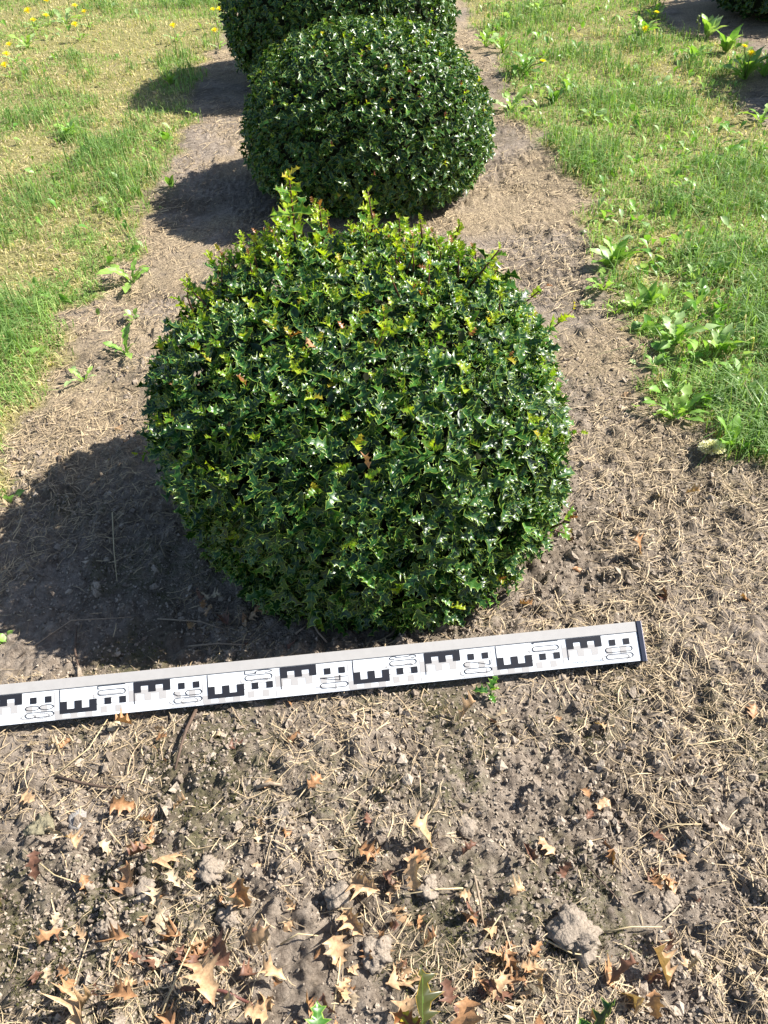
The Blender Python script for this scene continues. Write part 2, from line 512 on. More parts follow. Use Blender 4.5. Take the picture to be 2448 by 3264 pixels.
for dm in range(12):
    u0 = 0.1065 + dm * 0.1                                # left end of this decimetre's E
    U = lambda cm: u0 - cm * 0.01                         # centimetres to the right of that end
    upper = dm % 2 == 0
    if upper:
        e = [rect(U(5), U(0), 0, 0.008)] + [rect(U(p + 1), U(p), 0.008, 0.0195) for p in (0, 2, 4)]
        ln = rect(U(0.12), U(0), 0.0195, 0.039)
        sq_v = (0.0095, 0.0205); dv_ = ((0.0238, 0.0325), (0.036, 0.0445)); du_ = (5.4, 9.2)
    else:
        e = [rect(U(5), U(0), 0.0355, 0.0430)] + [rect(U(p + 1), U(p), 0.022, 0.0355) for p in (0, 2, 4)]
        ln = rect(U(0.12), U(0), 0.0008, 0.022)
        sq_v = (0.022, 0.0335); dv_ = ((0.0009, 0.0058), (0.0085, 0.0175)); du_ = (5.2, 8.9)
    sh = lambda polys, ddu=0.006, ddv=0.0145: [[(a + ddu, b + ddv) for a, b in p] for p in polys]
    link('letter_mark', flat_poly('letter_mark', e, ZB, M_BLACK), staff)
    link('graduation_line', flat_poly('graduation_line', [ln], ZB, M_BLACK), staff)
    sqs = [rect(U(6.95), U(6.05), *sq_v), rect(U(8.95), U(8.05), *sq_v)]
    if u0 - 0.0895 < 0.006: sqs[1] = rect(U(8.9), U(8.05), *sq_v)
    for s_ in sqs:
        link('square_mark', flat_poly('square_mark', [s_], ZB, M_BLACK), staff)
    txt = '%02d' % dm if dm < 10 else str(dm)
    digs = [(txt[1], dv_[0]), (txt[0], dv_[1])]
    gh = []
    for ch, (va, vb) in digs:
        if ch not in GLY: continue
        ps = glyph_polys(ch, U(du_[1]), U(du_[0]), va, vb)
        # the glyph's top points to the left (+u)
        link('digit', flat_poly('digit', ps, ZB, M_BLACK), staff)
        gh += glyph_polys(ch, U(du_[1]) + .006, U(du_[0]) + .006, va + .0145, vb + .0145, 0.0017)
    link('ghost_mark', flat_poly('ghost_mark', sh(e) + sh(sqs) + [rect(U(-0.72), U(-0.6), 0.004, 0.05)], ZG, M_GHOST), staff)  # exposure ghosts of the print, added as flat grey shapes
    gh2 = [p for p in gh if max(v for _, v in p) * VS < FV - 0.0012]
    link('ghost_digit', flat_poly('ghost_digit', gh2, ZG + 0.0001, M_GHOST), staff)
cu = bpy.data.curves.new('lettering', 'FONT'); cu.body = 'MADE IN CHINA'; cu.size = 0.0055; cu.materials.append(M_FAINT)
cu.extrude = 0.00005
_t = bpy.data.objects.new('lettering_curve', cu); COL.objects.link(_t)
bpy.context.view_layer.update()
lm_ = bpy.data.meshes.new_from_object(_t); bpy.data.objects.remove(_t)
lt = link('lettering', lm_, staff)
# text runs towards -u (image right), its up towards -v
lt.matrix_local = Matrix(((-1, 0, 0, 0.1065 - 0.007), (0, -1, 0, RV + 0.0355), (0, 0, 1, ZB), (0, 0, 0, 1)))
if su.cross(sv).z < 0: pass

# ------------------------------------------------------------------ holly leaf templates


def holly_template(spines, var, fold=0.22, droop=0.25, curl=0.0):
    """x along the leaf (0..1), y across, z up; returns V, F, edge"""
    r = np.random.default_rng(100 + var)
    st = [(0.0, 0.012, 0), (0.08, 0.045, 0)]
    xsn = np.linspace(0.24, 0.80, spines)
    g_ = 0.56 / max(spines - 1, 1) if spines > 1 else 0.3
    prof = lambda x: 0.20 * math.sin(math.pi * min(x * 0.90 + 0.10, 1)) ** 0.8 + 0.015
    for i, x in enumerate(xsn):
        st.append((x - min(0.3 * g_, .09), prof(x) * r.uniform(0.80, 0.95), 0))
        st.append((x + 0.02, prof(x) * r.uniform(1.45, 1.85), 1))
        st.append((x + min(0.22 * g_, .06), prof(x) * r.uniform(0.75, 0.88), 0))
    st.append((0.93, 0.035, 0)); st.append((1.0, 0.004, 0))
    V, E_ = [], []
    n = len(st)
    for x, _w, _s in st:
        xm = x - 0.02 if 0.05 < x < 0.95 else x
        V.append((xm, 0, -droop * x * x)); E_.append(0.0)
    for s in (1, -1):
        for i, (x, w, spine) in enumerate(st):
            w2 = w * r.uniform(0.9, 1.1)
            z = -droop * x * x + fold * w2 + (r.uniform(-0.02, 0.15) if spine else r.uniform(-0.06, 0.0)) + curl * w2 * w2 * 6
            V.append((x + (r.uniform(0.01, 0.06) if spine else 0), s * w2, z)); E_.append(1.0)
    F = []
    for s, off in ((0, n), (1, 2 * n)):
        for i in range(n - 1):
            a, b, c, d = i, i + 1, off + i + 1, off + i
            t = [(a, b, c), (a, c, d)]
            if s == 1: t = [q[::-1] for q in t]
            F += t
    return np.array(V), np.array(F), np.array(E_)


def low_template(var, fold=0.4, droop=0.2):
    r = np.random.default_rng(300 + var)
    st = [(0.0, 0.015, 0), (0.26, 0.15, 0), (0.36, 0.33, 1), (0.47, 0.16, 0), (0.70, 0.30, 1), (0.80, 0.12, 0), (1.0, 0.004, 0)]
    n = len(st); V, F = [], []
    for x, _w, sp in st: V.append((x - .04 * sp, 0, -droop * x * x))
    for s in (1, -1):
        for x, w, sp in st:
            w2 = w * r.uniform(.85, 1.15); V.append((x, s * w2, -droop * x * x + fold * w2 + sp * r.uniform(0, .1)))
    for s, off in ((0, n), (1, 2 * n)):
        for i in range(n - 1):
            t = [(i, i + 1, off + i + 1), (i, off + i + 1, off + i)]
            F += [q[::-1] for q in t] if s else t
    return np.array(V), np.array(F), np.array([0.0] * n + [1.0] * (2 * n))


INNER = (np.array([(0, 0, 0), (.5, .25, .06), (1, 0, -.15), (.5, -.25, .06)]), np.array([(0, 2, 1), (0, 3, 2)]), np.array([0, 1.0, .5, 1.0]))
T_BIG = [holly_template(3, v, fold=[.3, .7, .4, .55, .9, .35][v], droop=[.15, .35, .05, .3, .2, .45][v]) for v in range(6)]
T_SMALL = [low_template(20 + v, fold=[.35, .7, .45, .8][v], droop=[.2, .4, .1, .3][v]) for v in range(4)]
PAL = [(0.010, 0.045, 0.011), (0.013, 0.055, 0.011), (0.018, 0.070, 0.012), (0.007, 0.033, 0.011), (0.026, 0.088, 0.013), (0.046, 0.138, 0.016),
       (0.18, 0.31, 0.020), (0.32, 0.42, 0.024), (0.40, 0.34, 0.030), (0.26, 0.10, 0.032), (0.10, 0.22, 0.018), (0.16, 0.035, 0.03), (0.055, 0.062, 0.018)]
YOUNG0 = 6
_lm_cache = {}


def leaf_mesh(kind, ti, pi):
    key = (kind, ti, pi)
    if key not in _lm_cache:
        V, F, E_ = (T_BIG if kind == 'big' else T_SMALL)[ti]
        _lm_cache[key] = fast_mesh('holly_leaf', V, F, M_YOUNG if pi >= YOUNG0 else M_HOLLY,
                                   {'edge': ('FLOAT', E_), 'col': ('FLOAT_COLOR', np.tile((*PAL[pi], 1), (len(V), 1)))}, smooth=True)
    return _lm_cache[key]


PROF = np.array([(0.70, 0.0), (0.86, 0.09), (0.97, 0.25), (1.0, 0.42), (0.97, 0.60), (0.885, 0.76), (0.74, 0.88), (0.5, 0.96), (0.25, 0.99), (0.0, 1.0)])


def profile_sampler(a, h, prof):
    P = prof.copy(); t = np.linspace(0, len(P) - 1, 400)
    r = np.interp(t, range(len(P)), P[:, 0]); z = np.interp(t, range(len(P)), P[:, 1])
    k = np.ones(21) / 21
    r = np.convolve(np.pad(r, 10, 'edge'), k, 'valid'); z = np.convolve(np.pad(z, 10, 'edge'), k, 'valid')
    ds = np.hypot(np.diff(r) * a, np.diff(z) * h)
    w = (r[:-1] + r[1:]) / 2 * ds
    return r, z, np.cumsum(w) / w.sum(), w.sum() * a * 2 * math.pi


def bush_surface(n, c, a, b, h, seed, lump=0.02, prof=PROF, u_az=None):
    r_ = np.random.default_rng(seed)
    r, z, cdf, area = profile_sampler((a + b) / 2, h, prof)
    u = r_.random(n); k = np.clip(np.searchsorted(cdf, u), 1, len(r) - 2)
    th = r_.random(n) * 2 * math.pi if u_az is None else u_az
    sq = 1.0 / (np.abs(np.cos(th)) ** 2.25 + np.abs(np.sin(th)) ** 2.25) ** (1 / 2.25)
    nr = -(np.gradient(z)[k]) * h; nz = np.gradient(r)[k] * (a + b) / 2
    nn = np.stack([-nr * np.cos(th), -nr * np.sin(th), -nz], -1)
    nn /= np.linalg.norm(nn, axis=1, keepdims=True)
    p = np.stack([c[0] + a * sq * r[k] * np.cos(th), c[1] + b * sq * r[k] * np.sin(th), h * z[k]], -1)
    dsp = (fbm(th * 2.2 + seed, z[k] * 5 + r[k] * 4, 3, seed) - 0.5) * 2 * lump
    p += nn * dsp[:, None]
    p[:, 2] = np.maximum(p[:, 2], 0.012)
    return p, nn, z[k], area


def norm(v): return v / (np.linalg.norm(v, axis=-1, keepdims=True) + 1e-9)


def lean_y(P, h, lean):
    P[:, 0] += (0.26 if lean > 0 else 0) * lean * (1 - np.clip(P[:, 2] / h, 0, 1)) ** 1.4
    P[:, 1] -= lean * (1 - np.clip(P[:, 2] / h, 0, 1)) ** 1.4
    return P


def make_bush(name, label, group, c, a, b, h, seed, spacing, leaf_len, kind, n_single, young_top, young_side, prof=PROF, red=0.0, lump=0.02, big_leaf=0.0, lean=0.0):
    r_ = np.random.default_rng(seed)
    root = link(name, None, loc=(c[0], c[1], 0)); tag(root, label, 'bush', group)
    _, _, _, area = bush_surface(10, c, a, b, h, seed, lump, prof)
    n = int(area / spacing ** 2)
    p, nn, zz, _ = bush_surface(n * 7, c, a, b, h, seed, lump, prof)
    # even out: no two shoots closer than about 0.8 of the spacing
    dmin = spacing * 0.80; cells = {}; kept = []
    for i, q_ in enumerate(p):
        key = tuple((q_ // dmin).astype(int)); ok_ = True
        for ax_ in range(27):
            for j in cells.get((key[0] + ax_ % 3 - 1, key[1] + ax_ // 3 % 3 - 1, key[2] + ax_ // 9 - 1), ()):
                if (p[j][0] - q_[0]) ** 2 + (p[j][1] - q_[1]) ** 2 + (p[j][2] - q_[2]) ** 2 < dmin * dmin: ok_ = False; break
            if not ok_: break
        if ok_: cells.setdefault(key, []).append(i); kept.append(i)
        if len(kept) >= n: break
    p, nn, zz = p[kept], nn[kept], zz[kept]; n = len(kept)
    lean_y(p, h, lean)
    ax = norm(nn * 0.75 + np.array([0, 0, 0.55]) + r_.normal(0, 0.28, (n, 3)))
    depth = r_.uniform(-0.012, 0.010, n) - 0.010 + 0.012 * (r_.random(n) < .07)
    tip = p + nn * depth[:, None]
    T = T_BIG if kind == 'big' else T_SMALL
    LP, LD, LN, LS, LT, LC, LO = [], [], [], [], [], [], []
    K = 8
    is_young = r_.random(n) < np.where(zz > 0.86, young_top, np.where(zz > 0.6, young_top * .35 + young_side, young_side))
    for kx in range(K):
        yng = is_young & (kx >= K - 4)
        az = kx * 2.39996 + r_.random(n) * 0.6 + np.arange(n)
        s1 = norm(np.cross(ax, r_.normal(0, 1, (n, 3)) * 0.0 + np.array([0.31, 0.77, 0.13]))); s2 = np.cross(ax, s1)
        perp = s1 * np.cos(az)[:, None] + s2 * np.sin(az)[:, None]
        ang = np.where(yng, r_.uniform(18, 50, n), r_.uniform(45, 88, n) - kx * 2)
        ang = np.radians(ang)[:, None]
        d = ax * np.cos(ang) + perp * np.sin(ang)
        nrm = ax * np.sin(ang) - perp * np.cos(ang)
        nrm = norm(nrm + r_.normal(0, 0.28, (n, 3)))
        pos = tip + ax * (((kx - K + 1) * 0.0052 + np.where(yng, 0.006, 0))[:, None]) * (leaf_len / 0.033)
        ls = leaf_len * r_.uniform(0.7, 1.2, n) * np.where(yng, r_.uniform(0.42, 0.75, n), 1) * (1.0 - 0.2 * (kx == K - 1))
        if big_leaf: ls = ls * np.where(r_.random(n) < big_leaf, 1.35, 1)
        ci = r_.choice(6, n, p=[.24, .24, .2, .14, .12, .06])
        yc = r_.choice([6, 7, 8, 9, 10, 11], n, p=[.30, .26, .05, .03, .36 - red, red])
        LP.append(pos); LD.append(d); LN.append(nrm); LS.append(ls); LT.append(r_.integers(0, len(T), n)); LC.append(np.where(yng, yc, ci)); LO.append(np.full(n, kx))
    # (inner) in the crown
    m = int(n * 0.8 * 3)
    p2, nn2, zz2, _ = bush_surface(m, c, a - 0.035, b - 0.035, h - 0.035, seed + 5, lump, prof)
    lean_y(p2, h, lean)
    d2 = norm(r_.normal(0, 1, (m, 3)) + nn2 * 0.4)
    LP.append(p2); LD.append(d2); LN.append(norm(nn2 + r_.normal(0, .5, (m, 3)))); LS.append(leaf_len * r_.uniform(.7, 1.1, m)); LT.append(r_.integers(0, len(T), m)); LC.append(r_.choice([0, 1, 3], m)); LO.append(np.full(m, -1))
    LP, LD, LN = map(np.concatenate, (LP, LD, LN)); LS, LT, LC, LO = map(np.concatenate, (LS, LT, LC, LO))
    R = rot_frames(LD, LN)
    # keep leaves above ground
    tipz = LP[:, 2] + LD[:, 2] * LS
    ok = (LP[:, 2] > 0.004) & (tipz > 0.0)
    LP, LD, LN, LS, LT, LC, LO, R = (q[ok] for q in (LP, LD, LN, LS, LT, LC, LO, R))
    # the leaves that show largest become parts of their own
    camp = np.array([0, 0, CAM_H]); v = camp - LP; dist = np.linalg.norm(v, axis=1); v /= dist[:, None]
    out = norm(LP - np.array([c[0], c[1], h * 0.4]))
    score = LS / dist * np.abs(np.sum(R[:, :, 2] * v, 1)) * (np.sum(out * v, 1) > 0.25) * (LO >= K - 4)
    order = np.argsort(-score)
    single = np.zeros(len(LP), bool); single[order[:n_single]] = True
    for i in np.nonzero(single)[0]:
        mm = Matrix(((*(R[i][0] * LS[i]), LP[i][0] - c[0]), (*(R[i][1] * LS[i]), LP[i][1] - c[1]), (*(R[i][2] * LS[i]), LP[i][2]), (0, 0, 0, 1)))
        link('leaf', leaf_mesh(kind, int(LT[i]), int(LC[i])), root, mw=mm)
    backs = (np.sum(out * v, 1) < 0.05) & (kind == 'big')
    lods = [(t_, (LO >= 0) & ~backs & (LT == i_)) for i_, t_ in enumerate(T)] + [(INNER, LO < 0)]
    lods += [(T_SMALL[i_], (LO >= 0) & backs & (LT % 4 == i_)) for i_ in range(4)]
    for young in (False, True):
        Vs, Fs, Es, Cs = [], [], [], []; nv = 0
        for (TV, TF, TE), sel in lods:
            q = (~single) & sel & ((LC >= YOUNG0) == young)
            if not q.any(): continue
            V, F = copies(TV, TF, R[q] * LS[q][:, None, None], LP[q] - np.array([c[0], c[1], 0]))
            Vs.append(V); Fs.append(F + nv); nv += len(V)
            Es.append(np.tile(TE, q.sum()))
            cc = np.array(PAL)[LC[q]] * r_.uniform(0.85, 1.15, (q.sum(), 1))
            Cs.append(np.repeat(np.concatenate([cc, np.ones((len(cc), 1))], 1), len(TV), axis=0))
        nm = 'young_foliage' if young else 'foliage'
        me = fast_mesh(nm, np.concatenate(Vs), np.concatenate(Fs), M_YOUNG if young else M_HOLLY,
                       {'edge': ('FLOAT', np.concatenate(Es)), 'col': ('FLOAT_COLOR', np.concatenate(Cs))}, smooth=True)
        o = link(nm, me, root); o['kind'] = 'stuff'
    # added solid mass, coloured as the crown's inner shade, stops see-through; then stems
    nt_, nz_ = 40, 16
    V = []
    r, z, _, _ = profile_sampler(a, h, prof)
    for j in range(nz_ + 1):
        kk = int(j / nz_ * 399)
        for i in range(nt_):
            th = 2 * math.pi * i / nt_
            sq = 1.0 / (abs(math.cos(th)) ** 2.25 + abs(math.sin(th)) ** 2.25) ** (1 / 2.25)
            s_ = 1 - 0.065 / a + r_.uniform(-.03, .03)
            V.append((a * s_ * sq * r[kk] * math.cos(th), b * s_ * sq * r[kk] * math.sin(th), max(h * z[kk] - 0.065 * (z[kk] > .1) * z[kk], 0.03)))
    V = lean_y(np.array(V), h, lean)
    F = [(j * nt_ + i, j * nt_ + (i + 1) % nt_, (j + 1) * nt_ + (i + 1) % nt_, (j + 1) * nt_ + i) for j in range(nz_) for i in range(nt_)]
    link('inner_shade_mass', fast_mesh('inner_shade_mass', np.array(V), np.array(F), M_CORE), root)
    for q in range(7):
        th = q * 0.9 + 0.3; rr = a * 0.3
        pts = [(0.02 * math.cos(th), 0.02 * math.sin(th), -0.02), (rr * .6 * math.cos(th), rr * .6 * math.sin(th), 0.03 + .04 * (q % 2)), (rr * 1.5 * math.cos(th), rr * 1.5 * math.sin(th), h * .35)]
        V, F = tube(pts, [0.008, 0.006, 0.003], 6)
        link('stem', fast_mesh('stem', V, F, M_TWIG, smooth=True), root)
    return root


def add_shoot(root, base, tipp, n_leaf, leaf_len, seed, young=0.6, red=0.15, r0=0.0022, name='shoot', stem_mat=None, spread=(35, 75)):
    """an upright shoot: a stem (part) with its leaves (sub-parts)"""
    r_ = np.random.default_rng(seed)
    base = np.array(base, float); tipp = np.array(tipp, float)
    o0 = np.array(root.location) if root else np.zeros(3)
    mid = (base + tipp) / 2 + r_.normal(0, 0.004, 3)
    V, F = tube([base - o0, mid - o0, tipp - o0], [r0, r0 * .8, r0 * .45], 6)
    sh_ = link(name, fast_mesh(name, V, F, stem_mat or M_TWIG_RED, smooth=True), root)
    ax = norm(tipp - base)
    s1 = norm(np.cross(ax, [0.3, 0.7, 0.2])); s2 = np.cross(ax, s1)
    L_ = np.linalg.norm(tipp - base)
    for k_ in range(n_leaf):
        f = k_ / max(n_leaf - 1, 1)
        az = k_ * 2.4 + r_.uniform(-.3, .3)
        perp = s1 * math.cos(az) + s2 * math.sin(az)
        ang = math.radians(r_.uniform(*spread) * (1 - 0.55 * f))
        d = ax * math.cos(ang) + perp * math.sin(ang)
        nrm = ax * math.sin(ang) - perp * math.cos(ang) + r_.normal(0, .15, 3)
        pos = base + (tipp - base) * (0.45 + 0.55 * f)
        R = rot_frames(d[None], nrm[None])[0]
        s_ = leaf_len * (1.05 - 0.55 * f ** 2) * r_.uniform(.85, 1.15)
        u = r_.random()
        if f > 0.8: ci = 9 if u < red * 2 else (8 if u < .6 else 7)
        elif f > 1 - young: ci = int(r_.choice([6, 7, 7, 10]))
        else: ci = int(r_.choice([4, 5, 10, 6]))
        mm = Matrix(((*(R[0] * s_), pos[0] - o0[0]), (*(R[1] * s_), pos[1] - o0[1]), (*(R[2] * s_), pos[2] - o0[2]), (0, 0, 0, 1)))
        link('leaf', leaf_mesh('big', int(r_.integers(0, 6)), ci), sh_, mw=mm)
    return sh_


GB = 'clipped holly bushes in rows'
PROF1 = np.array([(0.64, 0.0), (0.78, 0.09), (0.90, 0.22), (0.965, 0.38), (1.0, 0.54), (0.945, 0.68), (0.83, 0.80), (0.66, 0.89), (0.45, 0.955), (0.23, 0.988), (0.0, 1.0)])
PROF2 = np.array([(0.72, 0.0), (0.88, 0.10), (0.98, 0.25), (1.0, 0.38), (0.96, 0.54), (0.87, 0.69), (0.73, 0.82), (0.52, 0.93), (0.27, 0.985), (0.0, 1.0)])
B1 = dict(c=(-0.044, 1.145), a=0.324, b=0.32, h=0.428)
bush1 = make_bush('holly_bush', 'nearest rounded holly bush, glossy dark leaves with yellow-green top shoots, behind the staff', GB,
                  B1['c'], B1['a'], B1['b'], B1['h'], 11, 0.0272, 0.0285, 'big', 300, 0.68, 0.06, lump=0.014, lean=0.15, prof=PROF1)
bush2 = make_bush('holly_bush', 'second holly bush of the row, clipped into a smooth low dome with small leaves', GB,
                  (0.012, 2.58), 0.375, 0.37, 0.445, 12, 0.0265, 0.0225, 'small', 300, 0.22, 0.05, red=0.10, lump=0.008, prof=PROF2)
bush3 = make_bush('holly_bush', 'darker third holly bush of the row, cut off by the top of the picture', GB,
                  (-0.075, 3.86), 0.475, 0.46, 0.56, 13, 0.034, 0.027, 'small', 300, 0.25, 0.03, red=0.05, lump=0.02)

# shoots that stick out of the first bush
for bx, tx_, n_, ll, sd in (
        ((at(928, 760, .40)), at(921, 560, .535), 13, .036, 1), (at(1020, 715, .40), at(1018, 655, .47), 8, .026, 2),
        (at(1172, 700, .41), at(1172, 610, .485), 8, .024, 3), (at(960, 700, .40), at(905, 665, .45), 5, .026, 4),
        (at(1590, 830, .38), at(1592, 795, .43), 6, .026, 5), (at(1750, 1060, .24), at(1825, 990, .28), 6, .030, 6),
        (at(1735, 1690, .06), at(1800, 1700, .085), 6, .030, 7), (at(1790, 1700, .085), at(1815, 1650, .12), 5, .026, 17),
        (at(1800, 1390, .14), at(1850, 1375, .165), 5, .024, 8),
        (at(500, 1430, .13), at(440, 1445, .13), 5, .024, 9), (at(640, 950, .36), at(600, 915, .39), 6, .024, 10),
        (at(1460, 730, .39), at(1465, 715, .44), 6, .024, 11), (at(830, 800, .39), at(815, 770, .44), 6, .026, 12),
        (at(1330, 730, .4), at(1340, 700, .45), 6, .022, 13), (at(1270, 700, .41), at(1272, 695, .46), 6, .022, 14), (at(1030, 1985, .03), at(1005, 1960, .055), 3, .03, 15),
        (at(720, 830, .38), at(700, 800, .43), 6, .024, 16), (at(1700, 950, .3), at(1740, 910, .34), 5, .024, 18)):
    if bx[2] > .2: bx = bx - np.array([0, 0, .045])
    bx = bx + (np.array([B1['c'][0], B1['c'][1], bx[2]]) - bx) * (.22 if sd in (6, 7, 8, 9, 18, 5, 16, 10) else .05)
    add_shoot(bush1, bx, tx_, n_, ll, sd, young=0.75)

rs = np.random.default_rng(77)
for i in range(34):
    th = rs.uniform(-0.25, math.pi + .25) if i % 3 else rs.uniform(0, 6.28)
    rr = rs.uniform(.25, .86)
    x_ = B1['c'][0] + B1['a'] * rr * math.cos(th); y_ = B1['c'][1] + B1['b'] * rr * math.sin(th)
    z_ = B1['h'] * (1 - .30 * max(0, rr - .4) ** 1.3 * 1.6) - .02
    add_shoot(bush1, (x_, y_, z_ - .01), (x_ + rs.normal(0, .006), y_ + rs.normal(0, .006), z_ + rs.uniform(.025, .05)), 6, rs.uniform(.016, .024), 200 + i, young=.9, red=.2, spread=(25, 60), r0=.0014)

# the second row, at the upper right
q = at(2400, 60)
make_bush('holly_bush', 'dark holly bush of the other row, in the top right corner behind its own shadow', GB, (2.16, 4.62), 0.46, 0.46, 0.5, 14, 0.055, 0.03, 'small', 60, 0.2, 0.03)
make_bush('holly_bush', 'holly bush of the other row just beyond the right edge, throwing shade on the bed', GB, (2.06, 3.36), 0.42, 0.42, 0.48, 15, 0.06, 0.03, 'small', 0, 0.2, 0.03)

# sprigs at the very bottom, tops of a plant by the photographer's feet


def sprig(label, base, tipp, leaves, r0=0.0025):
    root = link('holly_sprig', None, loc=tuple(base)); tag(root, label, 'plant')
    o0 = np.array(base, float); tipp = np.array(tipp, float)
    mid = (o0 + tipp) / 2 + np.array([0.004, -0.004, 0])
    V, F = tube([(0, 0, 0), mid - o0, tipp - o0], [r0, r0 * .8, r0 * .5], 6)
    link('stem', fast_mesh('stem', V, F, M_STEM, smooth=True), root)
    for ti, ci, f, d, nrm, s_ in leaves:
        pos = o0 + (tipp - o0) * f
        R = rot_frames(np.array([d], float), np.array([nrm], float))[0]
        mm = Matrix(((*(R[0] * s_), pos[0] - o0[0]), (*(R[1] * s_), pos[1] - o0[1]), (*(R[2] * s_), pos[2] - o0[2]), (0, 0, 0, 1)))
        link('leaf', leaf_mesh('big', ti, ci), root, mw=mm)
    return root


sb = at(1345, 3290, 0.24)
sprig('bronze-green upright holly shoot at the bottom edge with pinkish young leaves', (sb[0], sb[1] - 0.03, -0.01), sb,
      [(2, 12, 1.0, (0.10, 0.85, 0.45), (0.75, -0.4, 0.5), 0.045), (0, 9, 0.99, (-0.9, 0.55, 0.3), (0.1, -0.3, 1), 0.026), (1, 8, 0.98, (-0.6, 0.5, 0.5), (0.4, -.6, .6), 0.022), (3, 12, .97, (.8, .3, .2), (0, -.2, 1), .02)])
sb = at(1010, 3330, 0.16)
sprig('single bright green glossy holly leaf tip at the bottom edge, left of the bronze shoot', (sb[0], sb[1] - 0.03, -0.01), sb,
      [(0, 5, 1.0, (0.05, 0.85, 0.35), (0.3, -0.3, 0.9), 0.032), (3, 4, .98, (-0.9, .4, 0.3), (0, 0, 1), 0.026)])
sb = at(1890, 3320, 0.2)
sprig('dark green pointed holly leaf at the bottom edge, right of the bronze shoot', (sb[0], sb[1] - 0.03, -0.01), sb,
      [(2, 3, 1.0, (0.65, 0.85, 0.25), (-0.8, 0.3, 0.5), 0.036), (0, 6, .98, (-0.9, 0.35, 0.2), (0, -0.2, 1), 0.024), (4, 5, .97, (-.3, .8, .3), (0, -.4, 1), .02)])
sb = at(1560, 2230)
sprig('small green holly seedling standing just in front of the staff', (sb[0], sb[1], 0.0), (sb[0], sb[1] + 0.004, 0.018),
      [(0, 5, 1.0, (0.5, 0.7, 0.5), (-0.3, -0.3, 1), 0.022), (1, 4, 0.8, (-0.9, 0.1, 0.25), (0, -0.2, 1), 0.022), (2, 5, .6, (0.3, -0.9, 0.1), (0, 0, 1), 0.018), (3, 6, .9, (.9, .1, .4), (0, 0, 1), .014)])

# ------------------------------------------------------------------ grass


def tri_blades(P, D, L_, W, bend, colr, seed):
    """grass blades: base pair, middle pair, tip"""
    n = len(P)
    up = np.array([0, 0, 1.0])
    side = norm(np.cross(D, up) + 1e-6)
    lean = D
    mid = P + (up * (1 - bend[:, None] * .35) + lean * bend[:, None] * 0.4) * (L_[:, None] * .55)
    tip = P + (up * (1 - bend[:, None]) + lean * bend[:, None] * 1.1) * L_[:, None]
    w = W[:, None] * side
    V = np.stack([P - w * .5, P + w * .5, mid - w * .42, mid + w * .42, tip], 1).reshape(-1, 3)
    f = np.array([(0, 1, 3), (0, 3, 2), (2, 3, 4)])
    F = (f[None] + (np.arange(n) * 5)[:, None, None]).reshape(-1, 3)
    C = np.repeat(np.concatenate([colr, np.ones((n, 1))], 1), 5, axis=0)
    return V, F, C


def scatter(n, y0, y1, r_, xr=None):
    """points denser towards the camera, inside the wedge of view"""
    y = y0 + (y1 - y0) * r_.random(n) ** 1.5
    half = 0.62 * (y * 0.743 + 0.64) + 0.2
    x = r_.uniform(-1, 1, n) * half
    if xr: x = r_.uniform(xr[0], xr[1], n)
    return x, y


